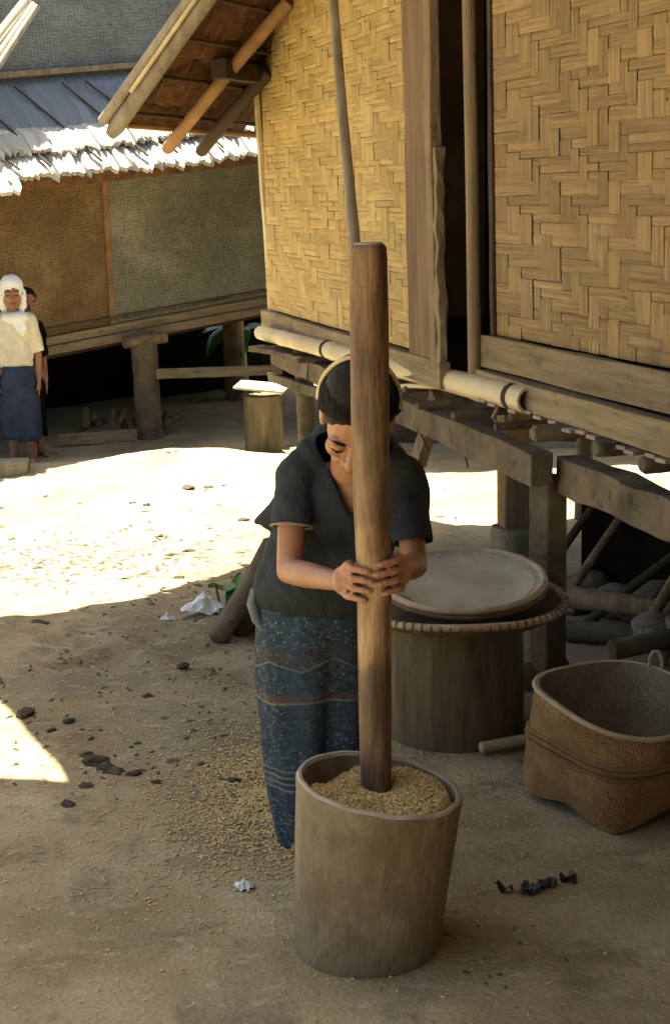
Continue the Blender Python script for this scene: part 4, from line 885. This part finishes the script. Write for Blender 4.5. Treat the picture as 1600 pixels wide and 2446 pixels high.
# far standing woman
def standing(loc, h, label, skirt, top, scarf, rz, group=None, wx=.88):
    x, y, z = loc; s_ = h/1.52
    p = thing('person', loc, label, 'person', group)
    Q = Matrix.Translation(loc) @ Matrix.Rotation(rz, 4, 'Z') @ Matrix.Diagonal((s_*wx, s_, s_, 1)); T = lambda *a: Q @ Vector(a)
    HM2 = Matrix.Translation(loc) @ Matrix.Rotation(rz, 4, 'Z') @ Matrix.Scale(s_, 4) @ Matrix.Translation((0, -.03, 1.385)) @ Matrix.Rotation(R(8), 4, 'X') @ Matrix.Scale(1.05, 4)
    P = head_prims(HM2)+[('c', T(0, 0, 1.30), T(0, .02, 1.18), .05*s_, .06*s_), ('e', T(0, .02, 1.06), (.13*s_*wx, .07*s_, .14*s_)), ('c', T(0, .02, .98), T(0, .02, .75), .08*s_, .09*s_)]
    for q in (-1, 1):
        P += [('c', T(q*.15, .01, 1.17), T(q*.20, .03, .92), .042*s_, .034*s_), ('c', T(q*.20, .03, .92), T(q*.19, -.04, .69), .032*s_, .024*s_), ('e', T(q*.188, -.05, .64), (.018*s_, .026*s_, .045*s_))]
        for f in range(4): P.append(('c', T(q*.186, -.072+f*.015, .625), T(q*.182, -.080+f*.017, .555+.006*abs(f-1.5)), .0085*s_, .007*s_))
        P.append(('c', T(q*.18, -.075, .655), T(q*.165, -.095, .60), .010*s_, .008*s_))
        P += [('c', T(q*.07, 0, .75), T(q*.075, .0, .42), .075*s_, .052*s_), ('c', T(q*.075, 0, .42), T(q*.075, .02, .07), .05*s_, .034*s_), ('c', T(q*.075, .03, .04), T(q*.085, -.13, .025), .036*s_, .026*s_)]
        for f in range(5): P.append(('c', T(q*.085-.024+f*.012, -.135, .022), T(q*.085-.026+f*.013, -.165, .016), .009*s_, .0075*s_))
    blob('body', P, .007, 'skin_old', p, 2); face_parts(HM2, p)
    zt = T(0, 0, .69).z
    B = [('e', T(0, .01, 1.06), (.168*s_*wx, .115*s_, .15*s_)), ('e', T(0, .01, .88), (.157*s_*wx, .12*s_, .24*s_)), ('c', T(-.14, .01, 1.17), T(.14, .01, 1.17), .056*s_, .056*s_)]
    for q in (-1, 1): B += [('f', T(q*.14, .01, 1.18), T(q*.205, .03, .90), .058*s_, .055*s_), ('e', T(q*.145, .01, 1.17), (.058*s_,)*3)]
    o = blob('blouse', B, .010, top, p, 3, lambda c: (c.z < zt+.06*(c.x-x)*-1.2), .004)
    for v in o.data.vertices:
        c = v.co; v.co = c+v.normal*(.010*noise.noise((c.x*9, c.y*9, c.z*12))+.022*(abs(noise.noise((c.x*16+c.z*9, c.y*8, c.z*5)))-.2))
    n = 64; rs = []
    for i in range(22):
        t_ = i/21; zz_ = .80-.60*t_; rx, ry = .150+.035*smooth(0, .35, t_)-.005*t_, .115+.035*smooth(0, .35, t_)
        rs.append([T(*(rx*math.cos(A)*(1+.05*t_*math.sin(7*A)+.03*math.sin(3*A+1)), ry*math.sin(A)*(1+.07*t_*math.sin(8*A+2)), zz_+.012*t_*math.sin(2*A))) for A in [2*math.pi*k/n for k in range(n)]])
    o = rings_mb(rs).build('skirt', skirt, p, angle=80); q = o.modifiers.new('solid', 'SOLIDIFY'); q.thickness = .004
    r3_ = HM2.to_3x3().normalized(); H2 = lambda *a: HM2 @ Vector(a)
    if scarf:
        S = [('e', H2(0, .025, .045), (.094*s_, .108*s_, .098*s_), r3_), ('c', H2(-.082, .03, 0), H2(-.072, .01, -.11), .028*s_, .034*s_), ('c', H2(.082, .03, 0), H2(.072, .01, -.11), .028*s_, .034*s_),
             ('e', T(.015, -.035, 1.185), (.115*s_, .085*s_, .055*s_)), ('e', T(.05, -.082, 1.11), (.058*s_, .034*s_, .075*s_)), ('c', H2(0, .09, .0), T(0, .09, 1.12), .085*s_, .10*s_)]
        o = blob('head_scarf', S, .009, 'scarf', p, 3)
        for v in o.data.vertices:
            c = v.co; v.co = c+v.normal*(.012*(abs(noise.noise((c.x*16+c.z*12, c.y*9, c.z*6)))-.2))
    else:
        blob('hair', [('e', H2(0, .03, .045), (.088*s_, .10*s_, .096*s_), r3_), ('c', H2(0, .09, .0), H2(0, .10, -.09), .07*s_, .04*s_)], .009, 'hair', p, 2)
    return p
standing((-2.51, 12.05, gz(-2.51, 12.05)+.0), 1.50, 'older woman in white head scarf, cream blouse and navy skirt standing far left', 'navy', 'cream', True, R(12))
standing((-2.465, 12.38, gz(-2.46, 12.38)), 1.38, 'dark haired figure peeping out behind the woman in the white scarf', 'black', 'black', False, R(25), None, .62)

# ------------------------------------------------------------------ smaller things
o = MB().tube([(0.045, 7.0, 2.76), (.05, 6.95, 2.62), (.080, 6.75, 2.1), (.106, 6.6, 1.72), (.135, 6.45, 1.3), (.152, 6.34, .9), (.185, 6.14, .4), (.212, 5.97, -.05)], [.022, .022, .023, .024, .025, .025, .026, .026], 10, jit=.04).build('leaning_pole', 'bamboo_grey')
tag(o, 'thin grey pole leaning on the golden woven wall behind the pestle', 'pole')
def stick(name, a, b, r, material, label, cat, group=None, tip=.8):
    a, b = Vector(a), Vector(b); mb = MB(); mid = a.lerp(b, .5)+Vector((random.uniform(-1, 1), random.uniform(-1, 1), random.uniform(0, .5)))*r*.5
    mb.tube([a-(b-a).normalized()*r*.3, a, mid, b, b+(b-a).normalized()*r*.3], [r*.6, r, r*.95, r*tip, r*tip*.5], 12, jit=.05)
    return tag(mb.build(name, material), label, cat, group)
stick('bamboo_stick', (.452, 4.60, .022), (.80, 4.72, .022), .019, 'hoop', 'short pale bamboo stick on the ground between drum and basket', 'stick')
stick('slanting_pole', (-.50, 6.0, -.01), (-.27, 6.15, .36), .045, 'log_wood', 'thick weathered pole slanting behind the stooping woman', 'pole')
stick('slanting_pole', (-.44, 6.10, -.02), (-.10, 6.35, .27), .05, 'dark_wood', 'dark log lying behind the slanting pole near the stooping woman', 'log')
stick('timber', (.99, 6.15, gz(1, 6.1)+.12), (1.36, 5.9, gz(1.3, 5.9)+.10), .05, 'plank', 'upper squared timber in the dark under the house', 'timber', 'timbers under the house')
stick('timber', (.93, 5.85, gz(1, 5.9)+.05), (1.30, 5.62, gz(1.3, 5.7)+.04), .045, 'log_wood', 'lower timber in the dark under the house behind the basket', 'timber', 'timbers under the house')
stick('timber', (1.02, 5.4, gz(1, 5.4)+.08), (1.50, 5.55, gz(1.3, 5.5)+.12), .04, 'log_wood', 'timber just above the basket mouth under the house', 'timber', 'timbers under the house')
# sticks propped in the dark against the footing of the stilt house
for k in range(7):
    aa = 2.5+k*.33; p = hp(aa, .55+random.uniform(-.06, .08), 0); q = hp(aa+random.uniform(-.25, .25), .92, 0); z = gz(p.x, p.y)
    stick('leaning_stick', (p.x, p.y, z+.01), (q.x, q.y, z+random.uniform(.35, .62)), random.uniform(.014, .026), random.choice(('log_wood', 'dark_wood', 'plank')), 'stick propped up in the dark under the stilt house', 'stick', 'sticks propped under the stilt house')
# firewood under the far house
for i in range(11):
    x = -2.25+.075*i+random.uniform(-.02, .02); y = 13.05+.03*i+random.uniform(-.1, .1); z = gz(x, y)
    stick('firewood', (x, y, z+.05+random.uniform(0, .12)), (x+random.uniform(-.12, .2), y+random.uniform(.1, .3), z+.12+random.uniform(0, .14)), random.uniform(.02, .04), random.choice(('log_wood', 'dark_wood', 'plank')), 'stick of firewood piled in the dark under the far house', 'firewood', 'firewood under the far house')
mb = wavy_beam((-2.35, 12.75, gz(-2, 12.8)+.07), (-1.72, 13.05, gz(-1.7, 13)+.06), .08, .10, .01); o = mb.build('sleeper', 'plank_h', None, False, .006); tag(o, 'horizontal beam on the ground in front of the firewood', 'beam')
mb = MB(); mb.box((-2.62, 11.25, gz(-2.6, 11.25)+.02), (.62, .26, .14), Matrix.Rotation(R(6), 3, 'Z')); o = mb.build('stone_step', 'stone', None, False, .015); tag(o, 'pale rectangular step on the ground at the feet of the older woman', 'step')
# small far drum with sunlit lid
o = lathe([(.145, -.02), (.156, .02), (.160, .2), (.156, .46), (.14, .47), (.01, .46)], 32, .03, 8).build('small_drum', 'drum'); o.location = (-.57, 12.30, gz(-.57, 12.30)); tag(o, 'small wooden tub standing in the shade under the far house', 'tub')
mb = MB(); mb.beam((-.77, 12.24, .262), (-.36, 12.15, .225), .26, .018, (.05, -.12, 1)); o = mb.build('sunlit_board', 'hoop', None, False, .004); tag(o, 'pale board catching the sun on top of the small far tub', 'board')
# banana leaves beyond the gap between the houses
pl = thing('banana_plant', (-.95, 16.2, -.3), 'bright green leaves glimpsed through the gap between the two houses', 'plant')
mb = MB(); mb.tube([(-.95, 16.2, -.3), (-.97, 16.2, .2), (-1.0, 16.2, .6)], [.07, .06, .04], 10); mb.build('stem', 'leaf_green', pl)
for k in range(9):
    A = k*2.4; mb = MB(); c = Vector((-.97, 16.2, .35)); vs_ = []
    for i in range(9):
        t_ = i/8; r = .7*t_; wdt = .11*math.sin(math.pi*min(1, t_*.92+.06)); p = c+Vector((math.cos(A)*r, math.sin(A)*r, .35*t_-.55*t_*t_)); sd = Vector((-math.sin(A), math.cos(A), 0))
        vs_ += [p-sd*wdt-Vector((0, 0, .03)), p, p+sd*wdt-Vector((0, 0, .03))]
    mb.add(vs_, [(i*3+k2, i*3+k2+1, i*3+k2+4, i*3+k2+3) for i in range(8) for k2 in (0, 1)]); mb.build('leaf', 'leaf_green', pl)

def crumple(name, c, size, material, label, cat, seed):
    mb = MB(); n = 21; vs_ = []
    for j in range(n):
        for i in range(n):
            u_, v_ = i/(n-1)-.5, j/(n-1)-.5
            A = math.atan2(v_, u_); edge = .75+.35*noise.noise((math.cos(A)*1.6+seed, math.sin(A)*1.6, 2))
            r = max(abs(u_), abs(v_))*edge; x = math.cos(A)*r*size[0]*1.2; y = math.sin(A)*r*size[1]*1.2
            ridge = 1-abs(noise.noise((u_*2.6+seed, v_*2.6, 9)))*2.2
            z = max(0, ridge)*size[2]*(1-1.6*max(abs(u_), abs(v_)))*1.3+.006*abs(noise.noise((u_*8+seed, v_*8, 1)))+.003
            vs_.append((c[0]+x, c[1]+y, c[2]+max(z, .002)))
    mb.add(vs_, [(j*n+i, j*n+i+1, (j+1)*n+i+1, (j+1)*n+i) for j in range(n-1) for i in range(n-1)])
    o = mb.build(name, material, angle=50); q = o.modifiers.new('solid', 'SOLIDIFY'); q.thickness = .0012
    return tag(o, label, cat)
crumple('paper_scrap', (-.265, 3.68, gz(-.26, 3.68)), (.055, .05, .022), 'plastic_white', 'small crumpled white scrap on the dirt left of the mortar', 'litter', 4)
crumple('plastic_bag', (-.60, 6.55, gz(-.6, 6.55)), (.22, .14, .075), 'plastic_white', 'crumpled white plastic bag on the dirt left of the woman', 'litter', 12)
crumple('paper_scrap', (-.76, 6.50, gz(-.76, 6.5)), (.08, .06, .03), 'scarf', 'tiny pale scrap lying left of the white plastic bag', 'litter', 21)
def leaf(name, c, L, W, ang, material, par=None, tiltz=.3):
    mb = MB(); vs_ = []; d = Vector((math.cos(ang), math.sin(ang), tiltz)); s_ = Vector((-math.sin(ang), math.cos(ang), 0)); c = Vector(c)
    for i in range(7):
        t_ = i/6; w_ = W*math.sin(math.pi*(t_*.9+.08)); p = c+d*L*t_+Vector((0, 0, -.25*L*t_*t_+.012*math.sin(t_*9+ang*5)))
        vs_ += [p-s_*w_+Vector((0, 0, .25*W)), p, p+s_*w_+Vector((0, 0, .25*W))]
    mb.add(vs_, [(i*3+k, i*3+k+1, i*3+k+4, i*3+k+3) for i in range(6) for k in (0, 1)])
    return mb.build(name, material, par)
gp_ = thing('green_leaves', (-.54, 6.62, gz(-.5, 6.6)), 'small bright green leaf standing behind the white plastic bag', 'leaf')
leaf('leaf', (-.585, 6.64, gz(-.54, 6.62)+.10), .17, .055, R(10), 'leaf_green', gp_, .1); leaf('leaf', (-.50, 6.6, gz(-.5, 6.6)+.02), .17, .03, R(70), 'leaf_green', gp_, .9)
mb = MB(); mb.tube([(-.53, 6.62, gz(-.5, 6.6)), (-.55, 6.63, gz(-.5, 6.6)+.12)], .006, 6); mb.build('stem', 'leaf_green', gp_)
bl_ = thing('dark_leaves', (.50, 3.66, 0), 'crumpled black leaves lying on the dirt right of the mortar', 'leaves')
for k in range(13):
    x, y = .44+.012*k+random.uniform(-.02, .02), 3.615+.0075*k+random.uniform(-.018, .018)
    leaf('leaf', (x, y, gz(x, y)+.004), random.uniform(.03, .06), random.uniform(.010, .018), random.uniform(0, 6.28), 'leaf_black', bl_, .35)

# clods and stones one can pick out
def rock(x, y, s_, material, label, group, k):
    mb = MB(); sphere_prim(mb, (0, 0, 0), (1, 1, 1), None, 14, 9)
    for i, p in enumerate(mb.v):
        p = Vector(p); f = 1+.55*noise.noise(p*1.1+Vector((k*3.7, 0, 0)))+.28*noise.noise(p*2.7+Vector((0, k*5.1, 0))); mb.v[i] = tuple(p*f)
    o = mb.build('clod' if material == 'clod' else 'stone', material, angle=28); o.location = (x, y, gz(x, y)+s_*.08); o.scale = (s_*1.4, s_, s_*.55); o.rotation_euler.z = k*1.7
    tag(o, label, 'clod' if material == 'clod' else 'stone', group)
px_clods = [(-.80,4.66,.035),(-.76,4.60,.03),(-.84,4.72,.022),(-.72,4.56,.025),(-.66,4.52,.018),(-.80,4.46,.02),(-.95,5.02,.02),(-.83,4.28,.018),(-.60,5.55,.024),(-.70,5.25,.016),(-1.0,4.95,.016),(-.34,4.45,.02),(-1.12,5.1,.03),(-.58,4.44,.014)]
for k, (x, y, s_) in enumerate(px_clods): rock(x, y, s_, 'clod', 'dark clod of earth on the shaded dirt left of the woman', 'dark clods left of the woman', k)
for k in range(16):
    x, y = random.uniform(-2.4, -.2), random.uniform(7.6, 10.8); rock(x, y, random.uniform(.018, .045), random.choice(('stone', 'stone', 'clod')), 'small stone or clod scattered on the sunlit ground', 'stones on the sunlit ground', k+20)
for k in range(14):
    x, y = random.uniform(-1.3, -.2), random.uniform(4.5, 6.9); rock(x, y, random.uniform(.008, .018), 'stone', 'pale pebble on the shaded dirt behind the mortar', 'pale pebbles in the shade', k+60)
# loose straw, husks and dark bits: too many to count
def scatter(name, n, region, L, W, material, label, seed, cat='litter'):
    rnd = random.Random(seed); mb = MB()
    for _ in range(n):
        x, y = region(rnd)
        a = rnd.uniform(0, 3.14); l_ = L*rnd.uniform(.4, 1.5); w_ = W*rnd.uniform(.6, 1.4); z = gz(x, y)+.003
        d = Vector((math.cos(a)*l_, math.sin(a)*l_, rnd.uniform(-.1, .25)*l_)); s_ = Vector((-math.sin(a)*w_, math.cos(a)*w_, 0)); c = Vector((x, y, z))
        P = [c-d-s_, c+d-s_, c+d+s_, c-d+s_, c+Vector((0, 0, w_*.8))]
        mb.add(P, [(0,1,4),(1,2,4),(2,3,4),(3,0,4)])
    o = mb.build(name, material, smooth=False); return tag(o, label, cat, kind='stuff')
def near_left(r): 
    return (r.gauss(-.45, .5), r.uniform(3.6, 7.2))
scatter('straw_litter', 800, near_left, .018, .0018, 'straw', 'short bits of straw strewn over the dirt yard', 1)
scatter('rice_husks', 5200, lambda r: (-.30+r.gauss(0, .13)+.10*r.random(), 4.35+r.gauss(0, .30)), .0045, .0028, 'husk', 'spilled rice husks on the ground left of the sarong', 2)
scatter('rice_husks', 1800, lambda r: (r.gauss(-.35, .45), 4.5+r.gauss(0, .6)), .0045, .0028, 'husk', 'thin scatter of husks spread over the shaded dirt', 3)
scatter('dark_litter', 380, lambda r: (r.uniform(-1.3, .1), r.uniform(4.3, 7.3)), .010, .0045, 'litter_dark', 'dark crumbs and leaf bits on the shaded dirt', 4)
scatter('dark_litter', 260, lambda r: (r.gauss(-1.45, .45), r.gauss(8.2, .42)), .026, .006, 'litter_dark', 'dark crumbs and twigs on the sunlit ground', 5)
scatter('leaf_litter', 70, lambda r: (r.gauss(-.9, .8), r.gauss(9.2, 1.0)), .03, .010, 'litter_dark', 'scattered dry leaves on the far sunlit ground', 15)
scatter('straw_litter', 500, lambda r: (r.gauss(-1.3, .6), r.gauss(8.4, .7)), .03, .003, 'plank', 'brown twigs and straw on the sunlit ground', 16)
scatter('dark_litter', 22, lambda r: (r.gauss(.33, .09), r.gauss(3.3, .14)), .006, .004, 'litter_dark', 'dark crumbs beside the foot of the mortar', 6)
scatter('straw_litter', 130, lambda r: (r.uniform(-.1, 1.0), r.uniform(2.9, 3.9)), .010, .0016, 'straw', 'sparse straw bits on the dirt in front of the basket', 8)
